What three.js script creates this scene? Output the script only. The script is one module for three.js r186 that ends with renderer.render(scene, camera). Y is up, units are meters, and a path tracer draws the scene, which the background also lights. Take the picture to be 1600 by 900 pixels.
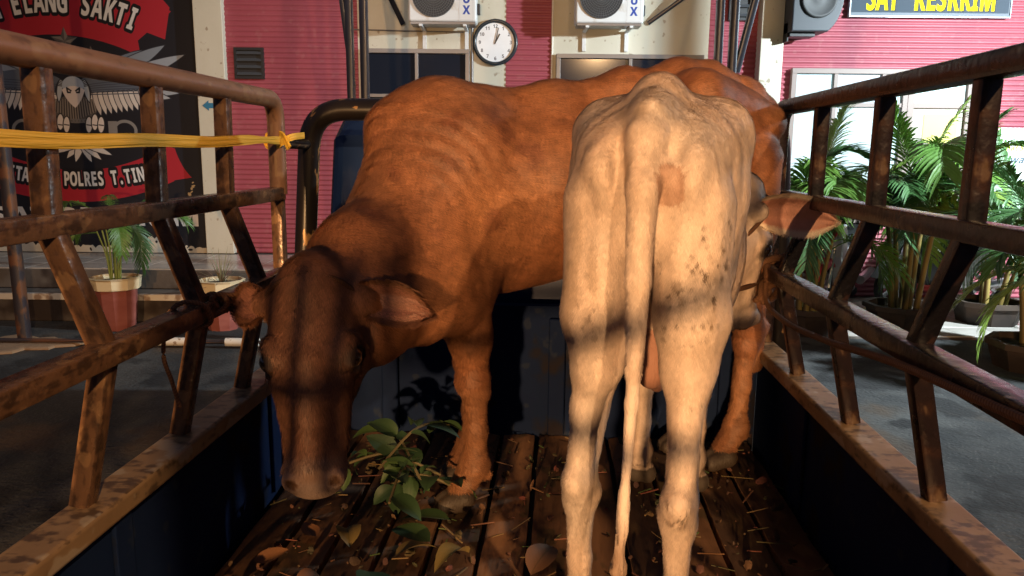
import * as THREE from 'three';
import { mergeGeometries } from 'three/addons/utils/BufferGeometryUtils.js';
import { RoundedBoxGeometry } from 'three/addons/geometries/RoundedBoxGeometry.js';
import { ImprovedNoise } from 'three/addons/math/ImprovedNoise.js';

// ---------------------------------------------------------------- camera, sky, exposure
const scene = new THREE.Scene();
const camera = new THREE.PerspectiveCamera(41.11, 16 / 9, 0.05, 400);
camera.position.set(0, 1.75, 0);
camera.rotation.set(-0.1733, 0, 0.0095, 'YXZ');
const renderer = new THREE.WebGLRenderer({ antialias: true });
renderer.setSize(1024, 576);
renderer.toneMapping = THREE.LinearToneMapping;
renderer.toneMappingExposure = 1.15;
renderer.shadowMap.enabled = true;
{
  // night sky: one even, very dim blue
  const w = 16, h = 8, d = new Float32Array(w * h * 4);
  for (let i = 0; i < w * h; i++) d.set([0.044, 0.050, 0.078, 1], i * 4);
  const t = new THREE.DataTexture(d, w, h, THREE.RGBAFormat, THREE.FloatType);
  t.mapping = THREE.EquirectangularReflectionMapping; t.magFilter = THREE.LinearFilter; t.needsUpdate = true;
  scene.background = t; scene.environment = t;
}
const HEADLIGHT = { color: new THREE.Color().setRGB(1.0, 0.55, 0.23), intensity: 140 };
const FLOOD = { color: new THREE.Color().setRGB(0.80, 0.94, 1.0), intensity: 320 };
const YARD = { color: new THREE.Color().setRGB(1.0, 0.60, 0.28), intensity: 125 };
const PORCH = { color: new THREE.Color().setRGB(1.0, 0.90, 0.84), intensity: 8 };

// ---------------------------------------------------------------- helpers
let seedValue = 12345;
const rnd = () => { seedValue = (seedValue * 1664525 + 1013904223) >>> 0; return seedValue / 4294967296; };
const rr = (a, b) => a + (b - a) * rnd();
const V = (x, y, z) => new THREE.Vector3(x, y, z);
const mix = (a, b, t) => a + (b - a) * t;
const clamp = (x, a = 0, b = 1) => Math.min(b, Math.max(a, x));
const smooth = (a, b, x) => { const t = clamp((x - a) / (b - a)); return t * t * (3 - 2 * t); };
const IN = new ImprovedNoise();
const noise = (x, y, z) => IN.noise(x, y, z);
const fbm = (x, y, z, o = 4) => { let s = 0, a = 0.5; for (let i = 0; i < o; i++) { s += a * noise(x, y, z); x = x * 2.03 + 7.1; y = y * 2.03 + 3.7; z = z * 2.03 + 1.3; a *= 0.5; } return s; };

const used = new Map();
function numbered(name) { const n = used.get(name) || 0; used.set(name, n + 1); return n ? `${name}_${String(n).padStart(3, '0')}` : name; }
function tag(o, label, category, group, kind) {
  if (label) o.userData.label = label;
  if (category) o.userData.category = category;
  if (group) o.userData.group = group;
  if (kind) o.userData.kind = kind;
  return o;
}
function thing(name, label, category, pos = [0, 0, 0], turn = 0, group) {
  const o = new THREE.Group(); o.name = numbered(name); o.position.set(...pos); o.rotation.y = turn;
  scene.add(o); return tag(o, label, category, group);
}
function part(name, geo, material, parent) {
  if (Array.isArray(geo)) geo = merge(geo);
  const m = new THREE.Mesh(geo, material); m.name = name; m.castShadow = m.receiveShadow = true; parent.add(m); return m;
}
function struct(name, geo, material) { const m = part(numbered(name), geo, material, scene); m.userData.kind = 'structure'; return m; }
function merge(list) {
  return mergeGeometries(list.map(g => { g = g.index ? g.toNonIndexed() : g; for (const k of Object.keys(g.attributes)) if (!['position', 'normal', 'uv'].includes(k)) g.deleteAttribute(k); return g; }));
}
function uvBox(g) { // uv in metres from the face direction
  g = g.index ? g.toNonIndexed() : g; const p = g.attributes.position, n = g.attributes.normal, uv = new Float32Array(p.count * 2);
  for (let i = 0; i < p.count; i += 3) {
    let ax = 0, ay = 0, az = 0; for (let k = 0; k < 3; k++) { ax += Math.abs(n.getX(i + k)); ay += Math.abs(n.getY(i + k)); az += Math.abs(n.getZ(i + k)); }
    for (let k = 0; k < 3; k++) { const x = p.getX(i + k), y = p.getY(i + k), z = p.getZ(i + k); const [u, v] = az >= ax && az >= ay ? [x, y] : ax >= ay ? [z, y] : [x, z]; uv[(i + k) * 2] = u; uv[(i + k) * 2 + 1] = v; }
  }
  g.setAttribute('uv', new THREE.BufferAttribute(uv, 2)); return g;
}
function box(x0, x1, y0, y1, z0, z1, r = 0) {
  const w = x1 - x0, h = y1 - y0, d = z1 - z0;
  const g = r ? new RoundedBoxGeometry(w, h, d, 2, Math.min(r, w / 2.01, h / 2.01, d / 2.01)) : new THREE.BoxGeometry(w, h, d);
  g.translate((x0 + x1) / 2, (y0 + y1) / 2, (z0 + z1) / 2); return uvBox(g);
}
function cyl(r0, r1, h, x, y, z, seg = 20, rot) { // base at y when upright
  const g = new THREE.CylinderGeometry(r1, r0, h, seg); g.translate(0, h / 2, 0); if (rot) g.rotateX(rot[0]).rotateZ(rot[2] || 0); g.translate(x, y, z); return g;
}
const squareProfile = (w, h, c = 0.15) => { const a = w / 2, b = h / 2, k = Math.min(w, h) * c, o = []; for (const [sx, sy, s0] of [[1, -1, 0], [1, 1, 1], [-1, 1, 2], [-1, -1, 3]]) { const cx = sx * (a - k), cy = sy * (b - k), st = [-Math.PI / 2, 0, Math.PI / 2, Math.PI][s0]; for (let i = 0; i <= 2; i++) { const t = st + i * Math.PI / 4; o.push([cx + Math.cos(t) * k, cy + Math.sin(t) * k]); } } return o; };
const roundProfile = (r, n = 14) => Array.from({ length: n }, (_, i) => [Math.cos(i / n * 2 * Math.PI) * r, Math.sin(i / n * 2 * Math.PI) * r]);
// sweep a closed outline along a path; frames keep `up`; joints are mitred; uv in metres
function sweep(pts, prof, up = V(0, 1, 0), scaleAt) {
  const n = pts.length, m = prof.length, pos = [], uv = [], idx = [];
  let L = 0, per = [0]; for (let j = 0; j < m; j++) { const a = prof[j], b = prof[(j + 1) % m]; per.push(per[j] + Math.hypot(a[0] - b[0], a[1] - b[1])); }
  const tan = i => { const a = pts[Math.max(0, i - 1)], b = pts[Math.min(n - 1, i + 1)]; return b.clone().sub(a).normalize(); };
  for (let i = 0; i < n; i++) {
    if (i) L += pts[i].distanceTo(pts[i - 1]);
    let t;
    if (i === 0) t = pts[1].clone().sub(pts[0]).normalize(); else if (i === n - 1) t = pts[n - 1].clone().sub(pts[n - 2]).normalize();
    else t = pts[i].clone().sub(pts[i - 1]).normalize().add(pts[i + 1].clone().sub(pts[i]).normalize()).normalize();
    const seg = (i < n - 1 ? pts[i + 1].clone().sub(pts[i]) : pts[i].clone().sub(pts[i - 1])).normalize();
    const side = V().crossVectors(t, up).normalize(), u2 = V().crossVectors(side, t).normalize();
    const stretch = (i === 0 || i === n - 1) ? 1 : 1 / Math.max(0.5, Math.abs(t.dot(seg)));
    const bendDir = (i === 0 || i === n - 1) ? null : seg.clone().sub(t.clone().multiplyScalar(seg.dot(t)));
    if (bendDir && bendDir.lengthSq() > 1e-9) bendDir.normalize();
    const sc = scaleAt ? scaleAt(i / (n - 1), i) : 1;
    for (let j = 0; j <= m; j++) {
      const [a, b] = prof[j % m]; const o = side.clone().multiplyScalar(a * sc).add(u2.clone().multiplyScalar(b * sc));
      if (bendDir && stretch > 1.001) { const q = o.dot(bendDir); o.add(bendDir.clone().multiplyScalar(q * (stretch - 1))); }
      pos.push(pts[i].x + o.x, pts[i].y + o.y, pts[i].z + o.z); uv.push(L, per[j]);
    }
  }
  for (let i = 0; i < n - 1; i++) for (let j = 0; j < m; j++) { const a = i * (m + 1) + j, b = a + 1, c = a + m + 1, d = c + 1; idx.push(a, b, c, b, d, c); }
  for (const [i, flip] of [[0, 0], [n - 1, 1]]) { const c = pos.length / 3; pos.push(pts[i].x, pts[i].y, pts[i].z); uv.push(0, 0); for (let j = 0; j < m; j++) { const a = i * (m + 1) + j, b = a + 1; flip ? idx.push(c, a, b) : idx.push(c, b, a); } }
  const g = new THREE.BufferGeometry(); g.setAttribute('position', new THREE.Float32BufferAttribute(pos, 3)); g.setAttribute('uv', new THREE.Float32BufferAttribute(uv, 2)); g.setIndex(idx);
  const ng = g.toNonIndexed(); ng.computeVertexNormals(); return creased(ng);
}
function creased(g, cos = 0.75) { // smooth normals across soft edges only
  const p = g.attributes.position, n = g.attributes.normal, map = new Map();
  const key = i => `${Math.round(p.getX(i) * 2e4)},${Math.round(p.getY(i) * 2e4)},${Math.round(p.getZ(i) * 2e4)}`;
  for (let i = 0; i < p.count; i++) { const k = key(i); if (!map.has(k)) map.set(k, []); map.get(k).push(i); }
  const out = new Float32Array(p.count * 3);
  for (const list of map.values()) for (const i of list) {
    let x = 0, y = 0, z = 0; const a = n.getX(i), b = n.getY(i), c = n.getZ(i);
    for (const j of list) { const d = a * n.getX(j) + b * n.getY(j) + c * n.getZ(j); if (d > cos) { x += n.getX(j); y += n.getY(j); z += n.getZ(j); } }
    const l = Math.hypot(x, y, z) || 1; out.set([x / l, y / l, z / l], i * 3);
  }
  g.setAttribute('normal', new THREE.BufferAttribute(out, 3)); return g;
}
const curve = (pts, n) => new THREE.CatmullRomCurve3(pts).getPoints(n);
function fillet(pts, r, k = 5) { // round the inner corners of a polyline
  const o = [pts[0]];
  for (let i = 1; i < pts.length - 1; i++) {
    const a = pts[i].clone().add(pts[i - 1].clone().sub(pts[i]).setLength(r)), b = pts[i].clone().add(pts[i + 1].clone().sub(pts[i]).setLength(r));
    for (let j = 0; j <= k; j++) { const t = j / k; o.push(a.clone().multiplyScalar((1 - t) ** 2).add(pts[i].clone().multiplyScalar(2 * t * (1 - t))).add(b.clone().multiplyScalar(t * t))); }
  }
  o.push(pts[pts.length - 1]); return o;
}

// ---------------------------------------------------------------- textures
function tileNoise(size, seed) { // periodic value noise table
  let s = seed; const r = () => { s = (s * 1103515245 + 12345) & 0x7fffffff; return s / 0x7fffffff; };
  const tabs = {}; const tab = p => tabs[p] || (tabs[p] = Float32Array.from({ length: p * p }, r));
  return (u, v, px, py = px) => { // px, py cells per tile
    const P = Math.max(px, py), t = tab(P); const x = u * px, y = v * py, x0 = Math.floor(x), y0 = Math.floor(y); let fx = x - x0, fy = y - y0; fx = fx * fx * (3 - 2 * fx); fy = fy * fy * (3 - 2 * fy);
    const g = (i, j) => t[(((j % py) + py) % py) * P + (((i % px) + px) % px)];
    return mix(mix(g(x0, y0), g(x0 + 1, y0), fx), mix(g(x0, y0 + 1), g(x0 + 1, y0 + 1), fx), fy);
  };
}
function tex(size, fn, { color = true, repeat = [1, 1], seed = 7, h = size } = {}) {
  const d = new Uint8Array(size * h * 4), N = tileNoise(size, seed);
  const F = (u, v, p, o = 4, a = 1) => { let s = 0, w = 0.5, t = 0; for (let i = 0; i < o; i++) { s += w * N(u, v, p * 2 ** i, Math.round(p * a) * 2 ** i); t += w; w *= 0.5; } return s / t; };
  for (let y = 0; y < h; y++) for (let x = 0; x < size; x++) { const c = fn(x / size, y / h, F, N); const k = (y * size + x) * 4; const e = q => clamp(Math.round(q * 255), 0, 255); if (typeof c === 'number') { d[k] = d[k + 1] = d[k + 2] = e(c); } else { d[k] = e(c[0]); d[k + 1] = e(c[1]); d[k + 2] = e(c[2]); } d[k + 3] = 255; }
  const t = new THREE.DataTexture(d, size, h, THREE.RGBAFormat); t.wrapS = t.wrapT = THREE.RepeatWrapping; t.magFilter = THREE.LinearFilter; t.repeat.set(...repeat); if (color) t.colorSpace = THREE.SRGBColorSpace; t.needsUpdate = true; return t;
}
function canvasTex(w, h, draw) {
  const c = document.createElement('canvas'); c.width = w; c.height = h; draw(c.getContext('2d'), w, h);
  const t = new THREE.CanvasTexture(c); t.colorSpace = THREE.SRGBColorSpace; t.magFilter = THREE.LinearFilter; return t;
}
const mixc = (a, b, t) => [mix(a[0], b[0], t), mix(a[1], b[1], t), mix(a[2], b[2], t)];
const S = o => new THREE.MeshStandardMaterial(o);
const lin = (r, g, b) => new THREE.Color().setRGB(r, g, b);

// ---------------------------------------------------------------- materials
const M = {};
M.rail = S({ roughness: 0.34, metalness: 0.15, map: tex(512, (u, v, F) => { // brown-black paint, rusty and scuffed, base darkened so the right rails look unlit
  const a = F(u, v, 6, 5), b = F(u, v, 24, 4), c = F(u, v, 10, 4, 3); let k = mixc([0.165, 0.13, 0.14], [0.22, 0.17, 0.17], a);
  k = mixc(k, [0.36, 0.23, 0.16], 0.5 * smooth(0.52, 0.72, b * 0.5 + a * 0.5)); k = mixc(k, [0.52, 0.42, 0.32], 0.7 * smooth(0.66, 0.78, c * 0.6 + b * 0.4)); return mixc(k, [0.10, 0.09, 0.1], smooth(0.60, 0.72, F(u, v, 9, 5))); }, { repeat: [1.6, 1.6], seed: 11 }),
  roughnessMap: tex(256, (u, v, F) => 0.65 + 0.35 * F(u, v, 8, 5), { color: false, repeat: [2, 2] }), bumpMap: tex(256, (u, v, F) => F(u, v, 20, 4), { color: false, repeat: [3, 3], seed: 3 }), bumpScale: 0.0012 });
M.topRail = S({ roughness: 0.36, metalness: 0.1, map: tex(512, (u, v, F) => { const a = F(u, v, 5, 5), b = F(u, v, 20, 4); let k = mixc([0.56, 0.42, 0.33], [0.64, 0.48, 0.37], a); k = mixc(k, [0.38, 0.27, 0.21], 0.6 * smooth(0.48, 0.68, F(u, v, 36, 4) * 0.45 + F(u, v, 7, 5, 4) * 0.55)); return mixc(k, [0.66, 0.52, 0.40], smooth(0.66, 0.76, F(u, v, 12, 4))); }, { repeat: [1.2, 2], seed: 23 }),
  bumpMap: tex(256, (u, v, F) => F(u, v, 14, 4), { color: false, repeat: [3, 3], seed: 5 }), bumpScale: 0.0006 });
M.railWornLit = M.rail.clone(); M.railWornLit.map = tex(512, (u, v, F) => { const a = F(u, v, 5, 5), b = F(u, v, 22, 4); let k = mixc([0.38, 0.28, 0.22], [0.52, 0.38, 0.27], a); k = mixc(k, [0.22, 0.165, 0.14], 0.75 * smooth(0.44, 0.66, F(u, v, 40, 4) * 0.4 + F(u, v, 12, 5, 5) * 0.6)); return mixc(k, [0.62, 0.48, 0.34], 0.6 * smooth(0.64, 0.74, F(u, v, 14, 4, 2))); }, { repeat: [1.5, 1.5], seed: 27 });  // left rails: worn paint, brightened so they read as lamplit
M.blackPipe = S({ roughness: 0.3, metalness: 0.2, map: tex(512, (u, v, F) => { const a = F(u, v, 8, 5), b = F(u, v, 30, 3); let k = mixc([0.11, 0.10, 0.10], [0.17, 0.14, 0.13], a); return mixc(k, [0.62, 0.47, 0.30], smooth(0.60, 0.68, a * 0.6 + b * 0.4)); }, { repeat: [1.4, 3], seed: 31 }) });
M.blue = new THREE.MeshPhysicalMaterial({ specularIntensity: 0.25, roughness: 0.75, metalness: 0.1, map: tex(512, (u, v, F) => { const a = F(u, v, 4, 5), b = F(u, v, 20, 4); let k = mixc([0.07, 0.12, 0.24], [0.10, 0.17, 0.31], a); k = mixc(k, [0.17, 0.13, 0.12], 0.7 * smooth(0.56, 0.72, F(u, v, 7, 5))); return mixc(k, [0.24, 0.25, 0.28], 0.4 * smooth(0.68, 0.78, b)); }, { repeat: [1, 1], seed: 41 }), bumpMap: tex(256, (u, v, F) => F(u, v, 6, 5), { color: false, seed: 8 }), bumpScale: 0.004 });
M.rim = S({ roughness: 0.4, metalness: 0.15, map: tex(512, (u, v, F) => { const a = F(u, v, 8, 5), b = F(u, v, 30, 3); let k = mixc([0.56, 0.45, 0.33], [0.70, 0.58, 0.44], a); k = mixc(k, [0.28, 0.22, 0.18], 0.7 * smooth(0.46, 0.66, F(u, v, 44, 4) * 0.4 + F(u, v, 10, 5, 4) * 0.6)); return mixc(k, [0.72, 0.66, 0.58], 0.7 * smooth(0.64, 0.72, F(u, v, 10, 4))); }, { repeat: [1.5, 1.5], seed: 47 }), bumpMap: tex(256, (u, v, F) => F(u, v, 18, 4), { color: false, seed: 2 }), bumpScale: 0.002 });
M.steel = S({ color: lin(0.02, 0.022, 0.032), roughness: 0.28, metalness: 0.3, bumpMap: tex(128, (u, v, F) => F(u, v, 6, 3), { color: false, repeat: [2, 2] }), bumpScale: 0.0006 });
M.rustSteel = S({ roughness: 0.45, metalness: 0.2, map: tex(256, (u, v, F) => mixc([0.22, 0.20, 0.22], [0.42, 0.28, 0.20], smooth(0.45, 0.65, F(u, v, 6, 5))), { repeat: [1.3, 2], seed: 77 }) });
M.cream = S({ roughness: 0.85, map: tex(512, (u, v, F) => { const a = F(u, v, 3, 6), b = F(u, v, 6, 4, 0.3); let k = mixc([0.75, 0.73, 0.66], [0.82, 0.80, 0.74], a); k = mixc(k, [0.64, 0.58, 0.50], 0.6 * smooth(0.56, 0.8, b)); return mixc(k, [0.55, 0.48, 0.4], 0.7 * smooth(0.76, 0.84, F(u, v, 26, 3))); }, { repeat: [0.5, 0.5], seed: 51 }), bumpMap: tex(256, (u, v, F) => F(u, v, 10, 5), { color: false }), bumpScale: 0.002 });
const redMap = (c0, c1, c2) => tex(512, (u, v, F) => { const a = F(u, v, 3, 5), b = F(u, v, 5, 4, 0.4); let k = mixc(c0, c1, a); k = mixc(k, c2, 0.6 * smooth(0.52, 0.8, b)); return mixc(k, [0.66, 0.46, 0.45], 0.25 * smooth(0.66, 0.82, F(u, v, 30, 3))); }, { repeat: [0.45, 0.45], seed: 61 });
M.red = S({ roughness: 0.5, metalness: 0.05, map: redMap([0.58, 0.265, 0.315], [0.65, 0.325, 0.37], [0.50, 0.24, 0.295]) });
M.tile = S({ roughness: 0.25, map: tex(512, (u, v, F) => mixc([0.66, 0.63, 0.60], [0.78, 0.76, 0.73], F(u, v, 6, 5)), { repeat: [1, 1], seed: 71 }) });
M.concrete = S({ roughness: 0.9, map: tex(512, (u, v, F) => { const a = F(u, v, 5, 6); return mixc(mixc([0.30, 0.27, 0.25], [0.46, 0.43, 0.40], a), [0.2, 0.16, 0.14], smooth(0.55, 0.75, F(u, v, 3, 5))); }, { repeat: [0.7, 0.7], seed: 81 }), bumpMap: tex(256, (u, v, F) => F(u, v, 16, 5), { color: false }), bumpScale: 0.004 });
M.whitePaint = S({ roughness: 0.6, map: tex(256, (u, v, F) => mixc([0.86, 0.84, 0.80], [0.6, 0.52, 0.46], smooth(0.6, 0.75, F(u, v, 8, 5))), { seed: 91 }) });
M.asphalt = S({ roughness: 0.95, map: tex(1024, (u, v, F, N) => { const a = F(u, v, 4, 6), g = N(u, v, 256), g2 = F(u, v, 90, 3); let k = mixc([0.15, 0.155, 0.16], [0.28, 0.28, 0.275], smooth(0.3, 0.7, a)); k = mixc(k, [0.40, 0.39, 0.37], 0.8 * smooth(0.74, 0.92, g) * g2); k = mixc(k, [0.09, 0.09, 0.095], 0.8 * smooth(0.58, 0.66, F(u, v, 5, 6))); return mixc(k, [0.30, 0.23, 0.17], 0.8 * smooth(0.54, 0.72, F(u, v, 3, 6))); }, { repeat: [0.45, 0.45], seed: 101 }), bumpMap: tex(512, (u, v, F, N) => 0.5 * F(u, v, 60, 3) + 0.5 * F(u, v, 10, 4), { color: false, repeat: [0.9, 0.9] }), bumpScale: 0.012 });
M.blackPlastic = S({ color: lin(0.018, 0.019, 0.022), roughness: 0.45 });
M.darkGlass = S({ color: lin(0.010, 0.013, 0.022), roughness: 0.12 });
M.frameMetal = S({ color: lin(0.20, 0.19, 0.19), roughness: 0.4, metalness: 0.4 });
M.acWhite = S({ roughness: 0.5, map: tex(256, (u, v, F) => mixc([0.84, 0.85, 0.86], [0.70, 0.66, 0.6], smooth(0.55, 0.8, F(u, v, 5, 5))), { repeat: [1.2, 1.2], seed: 111 }) });
M.clay = S({ roughness: 0.85, map: tex(256, (u, v, F) => mixc([0.48, 0.23, 0.20], [0.62, 0.38, 0.34], F(u, v, 6, 5)), { seed: 121 }), bumpMap: tex(128, (u, v, F) => F(u, v, 8, 4), { color: false }), bumpScale: 0.004 });
M.potRim = S({ roughness: 0.7, map: tex(256, (u, v, F) => mixc([0.86, 0.80, 0.66], [0.55, 0.46, 0.36], smooth(0.5, 0.75, F(u, v, 6, 5))), { seed: 122 }) });
M.soil = S({ color: lin(0.04, 0.028, 0.02), roughness: 1, bumpMap: tex(128, (u, v, F) => F(u, v, 12, 4), { color: false }), bumpScale: 0.01 });
M.rope = S({ roughness: 0.9, map: tex(128, (u, v, F, N) => { const s = 0.5 + 0.5 * Math.sin((u * 6 + v) * Math.PI * 2 * 4); return mixc([0.34, 0.22, 0.15], [0.55, 0.40, 0.29], s * 0.6 + 0.4 * F(u, v, 16, 3)); }, { repeat: [6, 20] }) });
M.wood = S({ roughness: 0.8, map: tex(512, (u, v, F) => { const a = F(u, v, 4, 5, 6), b = F(u, v, 3, 5); let k = mixc([0.42, 0.29, 0.20], [0.58, 0.42, 0.29], a); k = mixc(k, [0.24, 0.17, 0.13], 0.85 * smooth(0.5, 0.66, b)); return mixc(k, [0.36, 0.28, 0.18], smooth(0.62, 0.72, F(u, v, 14, 4))); }, { repeat: [1.1, 1.1], seed: 131 }), bumpMap: tex(512, (u, v, F) => 0.6 * F(u, v, 5, 5, 5) + 0.4 * F(u, v, 18, 4), { color: false, repeat: [1.1, 1.1], seed: 132 }), bumpScale: 0.012 });

// ---------------------------------------------------------------- ground, terrace, building
struct('ground', (() => { const g = new THREE.PlaneGeometry(240, 240, 1, 1); g.rotateX(-Math.PI / 2); return uvBox(g); })(), M.asphalt);
struct('terrace', box(-14, 3.2, 0.285, 0.49, -9.75, -8.1, 0.012), M.concrete);
{ // tiles on the terrace, each one its own piece
  const t = scene.getObjectByName('terrace');
  const a = [0.92, 1, 1.06].map(k => { const m = M.tile.clone(); m.color.setScalar(k * 0.9); return m; });
  const g = box(-0.198, 0.198, 0, 0.014, -0.198, 0.198, 0.003);
  for (let i = 0; i < 24; i++) for (let j = 0; j < 3; j++) { const m = part('tile', g, a[Math.floor(rnd() * 3)], t); m.position.set(-6.6 + i * 0.402, 0.4885, -8.31 - j * 0.402 + 0.0); }
}
struct('step', box(-14, 3.2, 0, 0.285, -8.095, -7.75, 0.015), M.concrete);
{ const s = scene.getObjectByName('step'); part('painted_edge', box(-14, 3.2, 0.225, 0.289, -7.80, -7.744, 0.006), M.whitePaint, s); }

struct('forecourt', box(3.202, 14, -0.1, 0.02, -9.6, -7.3, 0.004), M.concrete);
{ const t = scene.getObjectByName('forecourt'), a = [0.9, 1, 1.05].map(k => { const m = M.tile.clone(); m.color.setScalar(k * 0.85); return m; }), g = box(-0.198, 0.198, 0, 0.012, -0.198, 0.198, 0.003);
  for (let i = 0; i < 12; i++) for (let j = 0; j < 5; j++) { const m = part('tile', g, a[Math.floor(rnd() * 3)], t); m.position.set(3.42 + i * 0.402, 0.0195, -7.52 - j * 0.402); } }

const building = thing('police_office', 'low red and cream office with ribbed cladding and dark windows behind the truck', 'building', [0, 0, -9.5]);
function ribbed(x0, x1, y0, y1, z, pitch = 0.06, depth = 0.014) { // sheet of horizontal ribs
  const pos = [], uv = [], nor = [], idx = [], rows = Math.round((y1 - y0) / pitch) * 6;
  for (let i = 0; i <= rows; i++) {
    const y = mix(y0, y1, i / rows), ph = ((y - y0) / pitch) % 1; const s = ph < 0.72 ? Math.sin(ph / 0.72 * Math.PI) ** 0.6 : -0.25 * Math.sin((ph - 0.72) / 0.28 * Math.PI);
    for (const x of [x0, x1]) { pos.push(x, y, z + s * depth); uv.push(x, y); }
  }
  for (let i = 0; i < rows; i++) { const a = i * 2; idx.push(a, a + 1, a + 2, a + 1, a + 3, a + 2); }
  const g = new THREE.BufferGeometry(); g.setAttribute('position', new THREE.Float32BufferAttribute(pos, 3)); g.setAttribute('uv', new THREE.Float32BufferAttribute(uv, 2)); g.setIndex(idx); g.computeVertexNormals(); return g;
}
const TOP = 4.4;
part('wall', box(-14, -3.6, 0.3, TOP, -0.25, -0.02), M.cream, building);
part('wall', box(-3.6, 14, 0.0, TOP, -0.32, -0.08), M.cream, building);
part('column', box(-3.77, -3.43, 0.5, TOP, -0.018, 0.10, 0.01), M.cream, building);
part('cladding', ribbed(-3.43, -1.86, 0.5, TOP, 0.0), M.red, building);
part('wall_panel', box(-1.86, -0.10, 0.5, TOP, -0.078, 0.0), M.cream, building);
part('cladding', ribbed(-0.10, 0.44, 0.5, TOP, 0.0), M.red, building);
part('wall_panel', box(0.44, 2.31, 0.5, TOP, -0.078, 0.0), M.cream, building);
part('cladding', ribbed(2.31, 2.88, 0.5, TOP, -0.01), M.red, building);
part('column', box(2.88, 3.15, 0.0, TOP, -0.078, 0.16, 0.01), M.cream, building);
part('cladding', ribbed(3.15, 14, 0.02, TOP, 0.0), M.red, building);
part('conduit', cyl(0.016, 0.016, 3.4, -0.50, 1.0, 0.02, 10), M.frameMetal, building);
part('conduit', cyl(0.013, 0.013, 3.4, 0.45, 1.0, 0.02, 10), M.whitePaint, building);
part('conduit', sweep([V(-1.9, 3.18, 0.012), V(-0.6, 3.16, 0.012)], roundProfile(0.008, 8)), M.frameMetal, building);
// dark windows under the air conditioners
function windowUnit(x0, x1, y0, y1, mull, transoms, z, paneMat, frameMat, w = 0.055) {
  const f = part('window', [box(x0, x1, y1 - w, y1, z, z + 0.07, 0.004), box(x0, x1, y0, y0 + w, z, z + 0.07, 0.004), box(x0, x0 + w, y0 + w, y1 - w, z, z + 0.07, 0.004), box(x1 - w, x1, y0 + w, y1 - w, z, z + 0.07, 0.004)], frameMat, building);
  const xs = [x0 + w, ...mull, x1 - w], ys = [y0 + w, ...transoms, y1 - w];
  for (const m of mull) part('mullion', box(m - w * 0.4, m + w * 0.4, y0 + w, y1 - w, z + 0.005, z + 0.062, 0.004), frameMat, f);
  for (const t of transoms) part('transom', box(x0 + w, x1 - w, t - w * 0.4, t + w * 0.4, z + 0.008, z + 0.058, 0.004), frameMat, f);
  for (let i = 0; i < xs.length - 1; i++) for (let j = 0; j < ys.length - 1; j++) part('pane', box(xs[i] + 0.001, xs[i + 1] - 0.001, ys[j] + 0.001, ys[j + 1] - 0.001, z + 0.02, z + 0.03), typeof paneMat === 'function' ? paneMat(i, j) : paneMat, f);
  return f;
}
windowUnit(-1.80, -0.53, 1.3, 2.96, [-1.16], [2.42], 0.002, M.darkGlass, M.frameMetal, 0.05);
windowUnit(0.50, 2.25, 1.3, 2.92, [1.38], [2.40], 0.002, M.darkGlass, M.frameMetal, 0.05);
// pale windows on the right, panes drawn with red sweeps
const paneFace = (n) => { const map = canvasTex(128, 128, (c, w, h) => {
  c.fillStyle = '#b4c4c8'; c.fillRect(0, 0, w, h); c.lineCap = 'butt';
  if (n === 0) { c.fillStyle = '#c2d2d4'; c.fillRect(0, 20, w, h); }
  if (n === 1) { c.fillStyle = '#aeb6bc'; c.fillRect(0, 0, w, h); c.fillStyle = '#e2a3aa'; c.fillRect(86, 40, 42, 88); }
  if (n === 2) { c.strokeStyle = '#d8545c'; c.lineWidth = 20; c.beginPath(); c.moveTo(-10, 100); c.quadraticCurveTo(60, 80, 140, 48); c.stroke(); c.strokeStyle = '#b9848e'; c.lineWidth = 7; c.beginPath(); c.moveTo(-10, 122); c.quadraticCurveTo(70, 104, 140, 84); c.stroke(); }
  if (n === 3) { c.strokeStyle = '#d05a62'; c.lineWidth = 12; c.beginPath(); c.moveTo(-10, 66); c.quadraticCurveTo(60, 50, 140, 22); c.stroke(); c.lineWidth = 5; c.beginPath(); c.moveTo(-10, 62); c.quadraticCurveTo(60, 58, 128, 50); c.stroke(); c.fillStyle = '#5f6d78'; c.fillRect(24, 92, 26, 8); }
  if (n >= 4) { c.fillStyle = ['#b4c2c4', '#bac8ca', '#b0babc'][n % 3]; c.fillRect(0, 0, w, h); c.fillStyle = '#d9645a'; c.beginPath(); c.moveTo(0, 30 + n * 6); c.lineTo(46, 10); c.lineTo(60, 12); c.lineTo(24, 128); c.lineTo(0, 128); c.fill(); c.fillStyle = '#b7c6d4'; c.fillRect(70, 40, 50, 60); }
}); return S({ roughness: 0.15, map, emissive: lin(0.80, 1.0, 1.0), emissiveMap: map, emissiveIntensity: 0.2 }); }; // frosted panes of a lit room
const paneFaces = [0, 1, 2, 3, 4, 5, 6].map(paneFace);
const frameBrown = S({ color: lin(0.23, 0.17, 0.15), roughness: 0.55 });
windowUnit(3.30, 4.70, 0.95, 2.78, [3.83, 4.40], [2.36], 0.015, (i, j) => j ? paneFaces[i] : paneFaces[4 + i], frameBrown, 0.06);
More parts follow.
